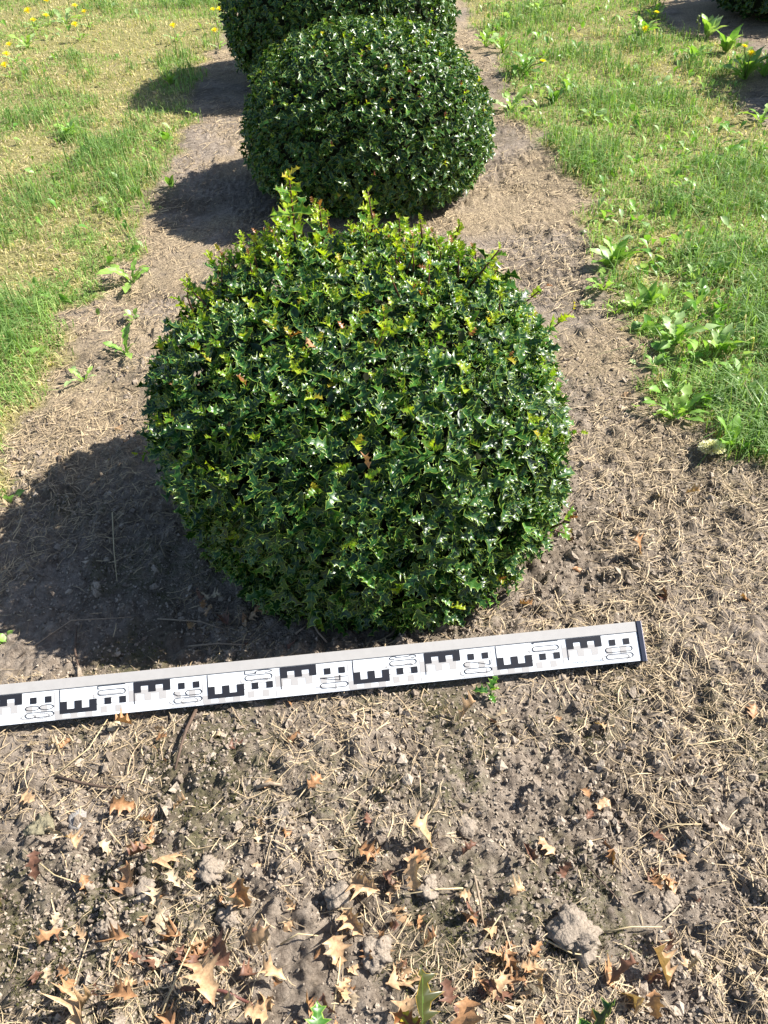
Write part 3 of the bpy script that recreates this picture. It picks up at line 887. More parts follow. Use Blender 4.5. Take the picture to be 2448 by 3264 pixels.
def grass_patch(name, keep, n, seed, lrange, palette_bias):
    r_ = np.random.default_rng(seed)
    x, y = scatter(n, 0.85, 6.6, r_)
    m = lawn_mask(x, y)
    q = (r_.random(n) < m ** 1.2) & keep(x, y)
    x, y = x[q], y[q]
    patch = fbm(x * 2.6, y * 1.5, 4, 21)          # dry or green
    fine = fbm(x * 9, y * 9, 3, 22)
    band = np.exp(-((x + 1.25 + .12 * (y - 3)) / .28) ** 2) * np.clip((y - 1.6) / 1.2, 0, 1)       # worn, drier strip of the left lawn
    dry = np.clip((patch - 0.5) * 7 + (fine - .5) * 4 + palette_bias + .55 * band, 0, 1)
    dens = np.clip(1.15 - dry * np.where(x > 0, 0.7, .45), 0.25, 1)
    q = r_.random(len(x)) < dens
    x, y, dry, fine = x[q], y[q], dry[q], fine[q]
    n = len(x)
    tall = np.clip((fbm(x * 5, y * 5, 3, 25) - 0.50) * 8, 0, 1) * (1 - dry * .8)
    L_ = (r_.uniform(*lrange, n)) * (0.7 + 1.15 * tall) * (1 + .3 * (x < 0) * np.clip(1 - (edge_x(LEFT_EDGE, y) - x) / .5, 0, 1))
    long_ = r_.random(n) < 0.035
    L_ = np.where(long_, L_ * 1.9, L_)
    bend = np.where(long_, r_.uniform(.2, .7, n), r_.uniform(0.25, 0.95, n))
    az = r_.uniform(0, 2 * math.pi, n)
    D = np.stack([np.cos(az), np.sin(az), np.zeros(n)], -1)
    P = np.stack([x, y, H(x, y) - 0.003], -1)
    isdry = r_.random(n) < (0.14 + 0.74 * dry)
    g1 = np.array([0.13, 0.27, 0.04]); g2 = np.array([0.37, 0.53, 0.14]); g3 = np.array([0.08, 0.20, 0.045])
    t = r_.random((n, 1))
    green = g1 * (1 - t) + g2 * t
    green = np.where(tall[:, None] > .6, green * .6 + g3 * .4, green)
    green = green * (1 - dry[:, None] * .35) + np.array([.27, .28, .08]) * dry[:, None] * .35
    t2 = r_.random((n, 1))
    dr = np.array([0.68, 0.56, 0.30]) * (1 - t2) + np.array([0.50, 0.46, 0.17]) * t2
    colr = np.where(isdry[:, None], dr, green) * r_.uniform(.6, 1.3, (n, 1))
    grey = colr.mean(1, keepdims=True); colr = colr * .88 + grey * .12
    L_ = np.where(isdry, L_ * .7, L_); bend = np.where(isdry, np.clip(bend + .2, 0, 1), bend)
    W = r_.uniform(0.0014, 0.0032, n) * (0.85 + y * 0.13)
    V, F, C = tri_blades(P, D, L_, W, bend, colr, seed)
    me = fast_mesh(name, V, F, M_GRASS, {'col': ('FLOAT_COLOR', C)}, smooth=False)
    return tag(link(name, me), kind='stuff')


tag(grass_patch('grass', lambda x, y: x < 0, 230000, 31, (0.028, 0.058), 0.16), 'short sunlit lawn with dry yellow patches left of the row of bushes', 'grass')
tag(grass_patch('grass', lambda x, y: x >= 0, 240000, 32, (0.030, 0.066), -0.15), 'greener weedy lawn strip right of the row of bushes', 'grass')

def lawn_herbs(n, seed, keep, label):
    r_ = np.random.default_rng(seed)
    x, y = scatter(n, 0.9, 6.0, r_)
    q = (lawn_mask(x, y) > .6) & keep(x, y) & (r_.random(n) < np.clip((fbm(x * 3.5, y * 3.5, 3, 71) - .42) * 6, 0.06, 1) * np.where(x > 0, .55 + 1.6 * np.clip(1 - (x - edge_x(RIGHT_EDGE, y)) / .35, 0, 1), 1))
    x, y = x[q], y[q]; n = len(x)
    st = [(0, .02), (.3, .1), (.6, .24), (.85, .16), (1, .01)]
    V = [(a, 0, .35 * a - .35 * a * a) for a, _ in st] + [(a, w, .35 * a - .35 * a * a + w * .4) for a, w in st] + [(a, -w, .35 * a - .35 * a * a + w * .4) for a, w in st]
    F = []
    for i in range(4): F += [(i, i + 1, 6 + i), (i, 6 + i, 5 + i), (i, 11 + i, i + 1), (i, 10 + i, 11 + i)]
    az = r_.uniform(0, 6.283, n); el = r_.uniform(.2, 1.2, n)
    D = np.stack([np.cos(az) * np.cos(el), np.sin(az) * np.cos(el), np.sin(el)], -1)
    Nn = np.array([0, 0, 1.0]) + r_.normal(0, .35, (n, 3))
    R = rot_frames(D, Nn) * r_.uniform(.02, .045, n)[:, None, None]
    P = np.stack([x, y, H(x, y) + .004], -1)
    V, F = copies(np.array(V), np.array(F), R, P)
    cc = np.array(((0.17, 0.34, 0.05), (0.24, 0.40, 0.10), (0.11, 0.26, 0.04), (0.32, 0.45, 0.20)))[r_.integers(0, 4, n)]
    me = fast_mesh('ground_cover_leaves', V, F, M_WEED, {'col': ('FLOAT_COLOR', np.repeat(np.concatenate([cc, np.ones((n, 1))], 1), 15, axis=0))}, smooth=True)
    return tag(link('ground_cover', me), label, 'weeds', kind='stuff')


lawn_herbs(14000, 81, lambda x, y: x > 0, 'small broad leaves of low weeds all through the right lawn')
lawn_herbs(1800, 82, lambda x, y: x < 0, 'sparse small broad leaves of low weeds in the left lawn')

# ------------------------------------------------------------------ straw litter and crumbs


def ribbons(x, y, L_, W, az, lift, colr, curve, seed, tilt):
    n = len(x)
    D = np.stack([np.cos(az), np.sin(az)], -1); Nn = np.stack([-D[:, 1], D[:, 0]], -1)
    V = np.zeros((n, 8, 3))
    for s in range(4):
        t = s / 3 - 0.5
        off = curve * (t * t - .08) * L_
        px_ = x + D[:, 0] * L_ * t + Nn[:, 0] * off; py_ = y + D[:, 1] * L_ * t + Nn[:, 1] * off
        z = H(px_, py_) * 0.5 + H(x, y) * 0.5 + lift + tilt * t * L_
        w = W * (0.5 if s in (1, 2) else 0.3)
        V[:, s * 2] = np.stack([px_ - Nn[:, 0] * w, py_ - Nn[:, 1] * w, z], -1)
        V[:, s * 2 + 1] = np.stack([px_ + Nn[:, 0] * w, py_ + Nn[:, 1] * w, z + W * 0.35], -1)
    f = []
    for s in range(3):
        a = s * 2; f += [(a, a + 2, a + 3), (a, a + 3, a + 1)]
    F = (np.array(f)[None] + (np.arange(n) * 8)[:, None, None]).reshape(-1, 3)
    C = np.repeat(np.concatenate([colr, np.ones((n, 1))], 1), 8, axis=0)
    return V.reshape(-1, 3), F, C


r_ = np.random.default_rng(41)
n = 190000
x, y = scatter(n, 0.22, 4.6, r_)
m = lawn_mask(x, y)
cover = fbm(x * 5, y * 5, 3, 44)
edge_near = np.clip(1 - np.abs(x - edge_x(LEFT_EDGE, y)) / 0.28, 0, 1) + np.clip(1 - np.abs(x - edge_x(RIGHT_EDGE, y)) / 0.35, 0, 1)
bare = np.clip(1 - np.hypot((x - 0.1) / 0.28, (y - 0.52) / 0.16), 0, 1)
pr = np.clip((cover - 0.48) * 8, 0.04, 1) * 0.68 + edge_near * 0.55 * np.clip((cover - 0.38) * 5, 0.15, 1)
pr = pr * (1 - bare * .9) * np.where(y < .8, 0.7, 1.0) + 0.6 * np.clip((y - 1.1) / .6, 0, 1) * np.clip((cover - 0.40) * 6, 0.2, 1)
pr = pr + 0.75 * np.clip((x - .26) / .15, 0, 1) * np.clip((1.5 - y) / .2, 0, 1) * np.clip((cover - 0.46) * 9, 0.04, 1)
pr = np.where(m > .5, 0.25, pr)
q = r_.random(n) < pr
x, y = x[q], y[q]; n = len(x)
L_ = (0.006 + 0.032 * r_.random(n) ** 1.7) * np.where(r_.random(n) < .06, 2.2, 1)
W = (0.00045 + 0.0010 * r_.random(n) ** 2.2) * (0.8 + 0.35 * y)
t = r_.random((n, 1))
colr = np.array([0.52, 0.41, 0.25]) * (1 - t) + np.array([0.28, 0.205, 0.125]) * t
dull = r_.random(n) < .3
colr[dull] = np.array([0.17, 0.13, 0.085]) * r_.uniform(.7, 1.2, (dull.sum(), 1))
V, F, C = ribbons(x, y, L_, W, r_.uniform(0, math.pi, n), r_.uniform(0.001, 0.006, n), colr, r_.normal(0, 0.28, n), 3, r_.normal(0, .13, n))
tag(link('straw_litter', fast_mesh('straw_litter', V, F, M_STRAW, {'col': ('FLOAT_COLOR', C)})), 'dry straw and cut grass scattered over the bare soil', 'straw', kind='stuff')

# crumbs: small lumps of soil
phi = (1 + 5 ** .5) / 2
IV = norm(np.array([(-1, phi, 0), (1, phi, 0), (-1, -phi, 0), (1, -phi, 0), (0, -1, phi), (0, 1, phi), (0, -1, -phi), (0, 1, -phi), (phi, 0, -1), (phi, 0, 1), (-phi, 0, -1), (-phi, 0, 1)], float))
IF = np.array([(0, 11, 5), (0, 5, 1), (0, 1, 7), (0, 7, 10), (0, 10, 11), (1, 5, 9), (5, 11, 4), (11, 10, 2), (10, 7, 6), (7, 1, 8), (3, 9, 4), (3, 4, 2), (3, 2, 6), (3, 6, 8), (3, 8, 9), (4, 9, 5), (2, 4, 11), (6, 2, 10), (8, 6, 7), (9, 8, 1)])
OV_ = np.array([(1, 0, 0), (-1, 0, 0), (0, 1, 0), (0, -1, 0), (0, 0, 1), (0, 0, -1)], float)
OF_ = np.array([(0, 2, 4), (2, 1, 4), (1, 3, 4), (3, 0, 4), (2, 0, 5), (1, 2, 5), (3, 1, 5), (0, 3, 5)])
for TV_, TF_, n, lo, amp, pw, thr, lab, ylim in ((IV, IF, 12000, .0026, .0040, 3, .40, 'larger crumbs of grey-brown soil', 1.6),
                                                 (OV_, OF_, 78000, .0013, .0018, 2, .22, 'fine crumbs of dry soil', 1.45)):
    x, y = scatter(n, 0.22, ylim, r_)
    bare_ = np.clip(1.4 - np.hypot((x - 0.15) / 0.35, (y - 0.52) / 0.2), 0, 1)
    q = (r_.random(n) < np.clip((fbm(x * 9, y * 9, 3, 47) - thr - .04) * 5 + bare_ * .8, 0.05, 1)) & (lawn_mask(x, y) < .4)
    x, y = x[q], y[q]; n = len(x)
    rad = lo + amp * r_.random(n) ** pw
    P = np.stack([x, y, H(x, y) + rad * .15], -1)
    R = rot_frames(r_.normal(0, 1, (n, 3)), r_.normal(0, 1, (n, 3))) * (rad[:, None, None] * r_.uniform(0.6, 1.3, (n, 1, 3)))
    V, F = copies(TV_, TF_, R, P)
    V += r_.normal(0, 1, V.shape) * np.repeat(rad, len(TV_))[:, None] * (0.34 if TV_ is IV else .26)
    t = r_.random((n, 1))
    cc = np.array([0.17, 0.135, 0.105]) * (1 - t) + np.array([0.40, 0.335, 0.265]) * t
    C = np.repeat(np.concatenate([cc, np.ones((n, 1))], 1), len(TV_), axis=0)
    tag(link('soil_crumbs', fast_mesh('soil_crumbs', V, F, M_SOILBIT, {'col': ('FLOAT_COLOR', C)}, smooth=False)), lab, 'soil', kind='stuff')

# moss: short upright fuzz on the soil
n = 170000
x, y = scatter(n, 0.22, 1.6, r_)
mo = np.clip((fbm(x * 7, y * 7, 3, 9) - 0.50) * 6, 0, 1) * np.clip((fbm(x * 30, y * 30, 2, 51) - 0.45) * 5, 0, 1)
q = (r_.random(n) < mo) & (lawn_mask(x, y) < .4)
x, y = x[q], y[q]; n = len(x)
az = r_.uniform(0, 6.283, n)
t = r_.random((n, 1))
cc = np.array([0.035, 0.038, 0.016]) * (1 - t) + np.array([0.17, 0.165, 0.05]) * t ** 2
V, F, C = tri_blades(np.stack([x, y, H(x, y) - .001], -1), np.stack([np.cos(az), np.sin(az), 0 * az], -1), r_.uniform(.003, .0085, n), r_.uniform(.0008, .0015, n), r_.uniform(.1, .8, n), cc, 1)
tag(link('moss', fast_mesh('moss', V, F, M_GRASS, {'col': ('FLOAT_COLOR', C)})), 'olive green moss on the bare soil', 'moss', kind='stuff')

# ------------------------------------------------------------------ clods (things)


def clod(px, py, size, label, flat=0.55, col=(0.265, 0.22, 0.175), name='soil_clod', cat='clod', seed=0, smooth_=False, group=None):
    r2 = np.random.default_rng(seed + int(px))
    import bmesh
    bm = bmesh.new(); bmesh.ops.create_icosphere(bm, subdivisions=4 if not smooth_ else 3, radius=1)
    V = np.array([v.co[:] for v in bm.verts]); F = np.array([[v.index for v in f.verts] for f in bm.faces]); bm.free()
    o = r2.uniform(0, 50, 3)
    d = 1 + (fbm(V[:, 0] * 1.3 + o[0], V[:, 1] * 1.3 + V[:, 2] + o[1], 3, 61) - .5) * 1.5
    if not smooth_:
        d += r2.normal(0, .022, len(V)) - np.abs(fbm(V[:, 0] * 4 + o[1], V[:, 1] * 4 + V[:, 2] * 3.1, 3, 62) - .5) * 1.1 + (fbm(V[:, 0] * 11 + V[:, 2] * 7, V[:, 1] * 11 + o[2], 2, 63) - .5) * 0.3
    V = V * d[:, None] * np.array([1, r2.uniform(.8, 1.1), flat]) * size / 2
    p = at(px, py)
    z = float(H(p[0], p[1]))
    me = fast_mesh(name, V, F, M_SOILBIT, {'col': ('FLOAT_COLOR', np.tile((*col, 1), (len(V), 1)))}, smooth=True)
    ob = link(name, me, loc=(p[0], p[1], z + size * .09)); ob.rotation_euler = (0, 0, r2.uniform(0, 6))
    return tag(ob, label, cat, group)


clod(1205, 3050, .040, 'large round grey soil clod near the bottom edge, above the bronze holly shoot')
clod(1078, 2888, .030, 'grey soil clod with a smaller crumbly lump at its foot')
clod(1062, 2925, .014, 'small round crumbly lump at the foot of a grey clod')
clod(1367, 2845, .028, 'flattish pale clod among the upper dry leaves of the foreground litter')
clod(1835, 2985, .062, 'largest soil clod, wide and grey, at lower right of the foreground', flat=.42)
clod(2123, 2870, .026, 'rounded light grey clod beside dark moss at lower right')
clod(347, 2965, .032, 'grey soil clod above the tan leaf group at lower left', flat=.9)
clod(477, 2852, .026, 'angular grey clod beside a long straw at lower left', smooth_=True)
clod(678, 2785, .034, 'wide crumbly clod right of the folded tan leaf')
clod(738, 2950, .028, 'grey crumbly clod just above the crowded tan leaves')
clod(130, 2640, .034, 'broad mossy clod near the left edge of the foreground', col=(.2, .18, .12))
clod(1480, 2640, .03, 'low clod on the bare soil below the middle of the staff', flat=.4)
clod(660, 3100, .02, 'small dark clod between dry leaves at lower left')
clod(1120, 3190, .02, 'small grey clod close to the bottom edge, left of the bronze shoot')
clod(244, 2618, .024, 'smooth flat grey pebble left of the foreground', flat=.4, col=(.30, .28, .26), name='pebble', cat='pebble', smooth_=True)
clod(363, 2312, .018, 'pale yellowish pebble just below the left part of the staff', flat=.5, col=(.50, .41, .27), name='pebble', cat='pebble', smooth_=True)
clod(1877, 2692, .010, 'tiny cream pebble on the bare soil right of centre', flat=.6, col=(.55, .47, .33), name='pebble', cat='pebble', smooth_=True)
clod(1862, 746, .018, 'pale round pebble beside the lawn edge, left of the broad dock plant', flat=.6, col=(.50, .44, .36), name='pebble', cat='pebble', smooth_=True)

# ------------------------------------------------------------------ twigs


def twig(pts, r0, mat, label, name='twig', lift=0.004):
    P = []
    for px, py, dz in pts:
        p = at(px, py); P.append((p[0], p[1], float(H(p[0], p[1])) + lift + dz))
    o0 = np.array(P[0]); V, F = tube([np.array(p) - o0 for p in P], [r0 * (1 - .4 * i / (len(P) - 1)) for i in range(len(P))], 6)
    return tag(link(name, fast_mesh(name, V, F, mat, smooth=True), loc=P[0]), label, 'twig' if name == 'twig' else 'straw')


twig([(247, 2003, .01), (243, 2080, .006), (252, 2125, .003), (266, 2160, 0)], .0020, M_TWIG, 'thin brown twig lying upright in the shade behind the left half of the staff')
twig([(629, 2272, .002), (600, 2340, .006), (586, 2391, .004), (564, 2467, 0)], .0026, M_TWIG, 'dark twig running down from under the staff, left of centre')
twig([(184, 2483, 0), (260, 2505, .003), (330, 2518, .004), (391, 2527, 0)], .0024, M_TWIG, 'dark grey twig lying level below the left end of the staff')
twig([(590, 3170, 0), (660, 3180, .004), (732, 3200, .006), (814, 3222, 0)], .0026, M_TWIG_RED, 'red-brown twig under the crowded tan leaves at the bottom')
twig([(1866, 2764, .002), (1930, 2840, .004), (1991, 2907, 0)], .0010, M_TWIG, 'thin dark stalk slanting down right of the bare soil')
twig([(1511, 2810, 0), (1528, 2890, .004), (1540, 2964, 0)], .0016, M_TWIG_PALE, 'pale straight stick left of the largest clod')
twig([(1001, 2018, .008), (1020, 2050, .006), (1046, 2078, .002)], .0020, M_TWIG_PALE, 'bare forked stick at the foot of the first bush, against the staff')
twig([(946, 2046, .0), (979, 2025, .002)], .0018, M_TWIG_PALE, 'short pale wood splinter beside the stick at the foot of the bush')
twig([(605, 2077, .002), (700, 2068, .008), (782, 2079, .002)], .0017, M_TWIG_PALE, 'curved grey twig in the deep shade behind the staff')
twig([(500, 1966, .0), (640, 1990, .006), (720, 2016, .0)], .0014, M_TWIG_PALE, 'long straight twig in the shade at the lower left of the bush')
twig([(825, 2537, .0), (870, 2530, .001), (905, 2534, .0)], .0030, M_TWIG_PALE, 'pale weathered wood splinter lying level in the foreground')
twig([(60, 2090, .0), (230, 1985, .01), (420, 1970, .0)], .0012, M_TWIG_PALE, 'thin grey twig along the lower edge of the bush shadow')
M_STRAWP = plain('straw_stalk', (0.50, 0.40, 0.23), .55, .15, 300)
for pts, lb in (
        (((513, 3264, 0), (580, 3130, .012), (646, 2999, .016)), 'longest straight straw stalk, slanting up from the bottom edge at left'),
        (((180, 2480, 0), (290, 2400, .01), (350, 2310, .01)), 'long bent straw stalk below the left end of the staff'),
        (((1475, 2850, 0), (1400, 2855, .006), (1290, 2885, .004)), 'straw stalk lying level over the leaves right of the middle'),
        (((1065, 3250, 0), (1085, 3130, .01), (1095, 2990, .004)), 'upright straw stalk at the bottom centre'),
        (((900, 3030, 0), (960, 3012, .008), (1020, 3008, .006)), 'curved straw stalk touching the spiky dry leaf at the bottom centre'),
        (((1735, 3015, 0), (1820, 3055, .006), (1910, 3060, .004)), 'straw stalk crossing the foot of the largest clod'),
        (((1525, 3030, 0), (1560, 2985, .006), (1592, 2950, .006)), 'thick pale straw piece left of the largest clod'),
        (((1925, 2975, 0), (2010, 2962, .006), (2110, 2958, .004)), 'level straw stalk right of the largest clod'),
        (((2165, 2390, 0), (2250, 2372, .006), (2350, 2350, .004)), 'straw stalk pointing to the right edge below the staff end'),
        (((2060, 2650, 0), (2150, 2635, .006), (2230, 2640, .004)), 'straw stalk over the pale straw heap at the right'),
        (((80, 2720, 0), (180, 2800, .006), (260, 2830, .004)), 'straw stalk slanting down at the left edge of the foreground'),
        (((1170, 2745, 0), (1130, 2690, .006), (1040, 2700, .004)), 'thin bent straw above the dry leaf pair at the centre'),
        (((360, 1640, 0), (365, 1760, .012), (372, 1850, .004)), 'pale straw standing in the shadow left of the first bush'),
        (((1870, 665, 0), (1930, 655, .01), (2000, 652, .006)), 'orange dry grass stalk at the edge of the right lawn'),
        (((1760, 965, 0), (1800, 948, .006), (1848, 936, .004)), 'long dry stalk on the soil right of the first bush')):
    twig(pts, .0011, M_STRAWP, lb, name='straw_stalk')

# ------------------------------------------------------------------ dry fallen holly leaves (things)
DRYT = []
for v in range(7):
    V, F, E_ = holly_template(3, 40 + v, fold=[1.2, .8, 1.8, .5, 1.1, 1.5, .7][v], droop=[.5, -.5, .8, .3, -.4, .2, .9][v])
    V = V.copy(); V[:, 1] *= 1.15; V[:, 2] += np.sin(V[:, 0] * 5 + v) * 0.08 + V[:, 1] * np.sin(V[:, 0] * 4 + v * 2) * 0.5
    V[:, 2] -= V[:, 2].min()
    DRYT.append((V, F, E_))
DCOL = {'tan': (0.49, 0.32, 0.18), 'orange-brown': (0.38, 0.205, 0.10), 'reddish brown': (0.17, 0.085, 0.055), 'pale': (0.46, 0.36, 0.24)}
_dm = {}


def dry_leaf(px, py, size, colname, label=None, group=None, az=None, v=None, r2=rng):
    v = int(r2.integers(0, 7)) if v is None else v
    if (v, colname) not in _dm:
        V, F, E_ = DRYT[v]
        c1 = np.array(DCOL[colname]); cols = c1[None] * (0.8 + 0.35 * np.random.default_rng(v).random((len(V), 1)))
        _dm[(v, colname)] = fast_mesh('dry_leaf', V, F, M_DRY, {'col': ('FLOAT_COLOR', np.concatenate([cols, np.ones((len(V), 1))], 1))}, smooth=True)
    p = at(px, py)
    az = r2.uniform(0, 6.28) if az is None else az
    o = link('dry_leaf', _dm[(v, colname)])
    o.location = (p[0], p[1], float(H(p[0], p[1])) + 0.0015 + r2.uniform(0, .004))
    flip = 0 if r2.random() < .6 else math.pi
    o.rotation_euler = (flip + r2.normal(0, .4), r2.normal(0, .3), az)
    if flip: o.location.z += size * 0.16
    o.scale = (size, size * r2.uniform(.7, 1.2), size * r2.uniform(.5, 1.3))
    return tag(o, label, 'leaf', group)


GL = 'dry fallen holly leaves on the soil'
for px, py, s_, c_, lb in (
        (1060, 3010, .034, 'tan', 'spiky tan dry leaf standing at the bottom centre beside the round clod'),
        (795, 2790, .040, 'tan', 'tall folded tan leaf left of the wide crumbly clod'),
        (780, 2830, .034, 'orange-brown', 'orange-brown leaf crossing under the tall folded tan leaf'),
        (2040, 3080, .036, 'tan', 'upper of two bright tan leaves right of the largest clod'),
        (2085, 3130, .042, 'tan', 'lower, broader of two bright tan leaves right of the largest clod'),
        (465, 3010, .046, 'tan', 'large pale-backed leaf with long spines at lower left'),
        (520, 3000, .030, 'pale', 'pale spiny leaf touching the large leaf at lower left'),
        (365, 3020, .034, 'orange-brown', 'orange-brown leaf left of the large spiny leaf'),
        (670, 3140, .050, 'tan', 'biggest tan leaf lying flat in the crowded group near the bottom'),
        (700, 3020, .044, 'reddish brown', 'dull brown rolled leaf above the crowded tan group'),
        (780, 3010, .040, 'tan', 'pinkish tan leaf right of the rolled brown leaf'),
        (880, 3200, .050, 'tan', 'curled tan leaf at the bottom edge left of the green leaf'),
        (910, 3160, .032, 'orange-brown', 'upright orange leaf above the curled one at the bottom edge'),
        (320, 3200, .046, 'tan', 'broad curled tan leaf at the lower left edge of the picture'),
        (370, 3180, .038, 'orange-brown', 'hooked orange-brown leaf rising at lower left'),
        (360, 2560, .044, 'orange-brown', 'twisted orange-brown leaf at the right end of the dark level twig'),
        (120, 2740, .030, 'reddish brown', 'flat reddish leaf fragment near the left edge'),
        (410, 2880, .040, 'orange-brown', 'long orange-brown leaf left of the angular clod'),
        (500, 2780, .036, 'tan', 'narrow tan leaf pointing right above the angular clod'),
        (1290, 2720, .036, 'tan', 'tan leaf at the top of the central leaf group'),
        (1330, 2780, .036, 'tan', 'broad tan leaf with spread lobes in the central leaf group'),
        (1220, 2790, .034, 'reddish brown', 'dark red-brown curled leaf in the central leaf group'),
        (1130, 2820, .036, 'tan', 'orange-tan leaf left of the flattish pale clod'),
        (1140, 2720, .032, 'orange-brown', 'rosy brown leaf upright in the centre foreground'),
        (1100, 2920, .036, 'tan', 'torn tan leaf right of the crumbly lump'),
        (1230, 3150, .044, 'tan', 'large pale tan leaf behind the bronze holly shoot'),
        (1300, 3230, .040, 'tan', 'tan leaf under the pinkish young leaves at the bottom edge'),
        (1620, 2940, .036, 'tan', 'pale brown leaf standing left of the largest clod'),
        (1690, 2970, .034, 'orange-brown', 'orange leaf touching the left of the largest clod'),
        (1545, 2900, .032, 'orange-brown', 'flat orange leaf crossing the pale stick'),
        (1590, 3100, .036, 'tan', 'bright curled leaf below the thick straw piece'),
        (1620, 3060, .042, 'reddish brown', 'dark red leaf group piece below the largest clod at left'),
        (1700, 3200, .034, 'pale', 'pale round-edged leaf near the bottom edge right of centre'),
        (1720, 3240, .040, 'orange-brown', 'orange leaf at the bottom edge right of centre'),
        (1480, 3230, .042, 'orange-brown', 'large rusty leaf at the bottom edge between shoot and dark green leaf'),
        (1920, 3150, .042, 'orange-brown', 'rust-coloured leaf above the dark green pointed leaf'),
        (2130, 2720, .040, 'tan', 'tan leaf with a hooked top in the straw at right'),
        (2170, 2800, .036, 'orange-brown', 'pinkish brown flat leaf below the hooked leaf at right'),
        (2110, 2370, .038, 'tan', 'tan two-lobed leaf in the straw below the staff end'),
        (1950, 2550, .030, 'tan', 'bright tan leaf above the pale straw heap'),
        (1880, 2560, .026, 'orange-brown', 'small orange leaf left of the bright tan leaf'),
        (1515, 2290, .036, 'tan', 'tan leaf just below the staff at right of centre'),
        (1450, 2280, .024, 'pale', 'small bright leaf touching the front edge of the staff'),
        (2400, 2290, .030, 'orange-brown', 'orange-brown leaf near the right edge level with the staff end'),
        (960, 2230, .026, 'orange-brown', 'small reddish leaf in front of the staff, centre left'),
        (700, 2360, .030, 'pale', 'pale crooked leaf on the bare soil below the staff'),
        (730, 2400, .030, 'reddish brown', 'brown leaf below the pale crooked leaf'),
        (480, 2670, .022, 'orange-brown', 'small orange curl on the moss at lower left'),
        (610, 2600, .024, 'tan', 'small tan leaf by the thin dark root, left of centre'),
        (85, 2560, .028, 'tan', 'tan leaf scrap among straw at the left edge'),
        (20, 2800, .034, 'orange-brown', 'orange leaf cut by the left edge'),
        (1690, 1955, .034, 'orange-brown', 'orange leaf on the soil right of the foot of the first bush'),
        (918, 2085, .034, 'reddish brown', 'dull brown leaf leaning behind the staff in the shade'),
        (640, 1920, .034, 'reddish brown', 'brown leaf in deep shade at the left foot of the bush'),
        (730, 2000, .040, 'reddish brown', 'wide brown leaf in deep shade under the front of the bush'),
        (850, 1975, .026, 'orange-brown', 'small rust leaf in the shade under the front of the bush'),
        (1975, 1255, .030, 'tan', 'small tan leaf on moss beside the right lawn'),
        (2270, 1405, .026, 'orange-brown', 'orange scrap just above the cream seed head'),
        (2400, 1890, .030, 'orange-brown', 'orange-brown leaf at the right edge above the staff end'),
        (1180, 1500, .0, 'tan', '')):
    if s_: dry_leaf(px, py, s_ * (0.95 if py > 2600 else 0.78), c_, lb, GL)
# caught on the bush
def caught(px, py, z, s_, label):
    o = dry_leaf(px, py, s_, 'orange-brown', label, 'dry leaves caught on the first bush')
    p = at(px, py, z); o.location = p
caught(1170, 1500, 0.315, .017, 'orange dry leaf caught on the front face of the first bush')
caught(995, 1095, 0.425, .021, 'pinkish dry curled leaf caught on top of the first bush')

# the smaller ones, alike within their spot
SPOTS = [  # (cx, cy, rx, ry, n, where)
    (680, 3080, 200, 140, 34, 'in the crowded heap at bottom left of centre'),
    (1270, 2870, 170, 190, 24, 'in the scattered group at the bottom centre'),
    (1550, 3150, 190, 90, 24, 'in litter between the bronze shoot and largest clod'),
    (330, 3120, 230, 130, 16, 'on the mossy soil in the bottom left corner'),
    (1100, 3170, 150, 80, 18, 'along the bottom edge at the centre'),
    (430, 2800, 280, 170, 18, 'among straw at lower left'),
    (900, 2560, 320, 120, 8, 'on the bare soil below the staff'),
    (1900, 2750, 400, 220, 16, 'among the straw at lower right'),
    (2100, 3120, 260, 110, 10, 'in the bottom right corner'),
    (400, 2350, 330, 60, 10, 'just below the left half of the staff'),
    (1700, 2330, 350, 70, 10, 'just below the right half of the staff'),
    (760, 1990, 200, 60, 12, 'in the shade under the front of the first bush'),
    (2050, 1750, 330, 170, 14, 'on the soil right of the first bush'),
    (300, 1450, 260, 140, 6, 'on the soil left of the first bush')]
for cx, cy, rx, ry, n_, where in SPOTS:
    for i in range(n_):
        px, py = rng.normal(cx, rx * .6), rng.normal(cy, ry * .6)
        if where.startswith('just below') or where.startswith('on the bare'): py = max(py, 2050 + (2048 - px) * 0.1 + 130)
        cn = ['tan', 'orange-brown', 'tan', 'reddish brown', 'pale', 'orange-brown', 'reddish brown'][int(rng.integers(0, 7))]
        dry_leaf(px, py, rng.uniform(.011, .027), cn, f'small {cn} dry holly leaf {where}', f'small dry leaves {where}')

# ------------------------------------------------------------------ weeds


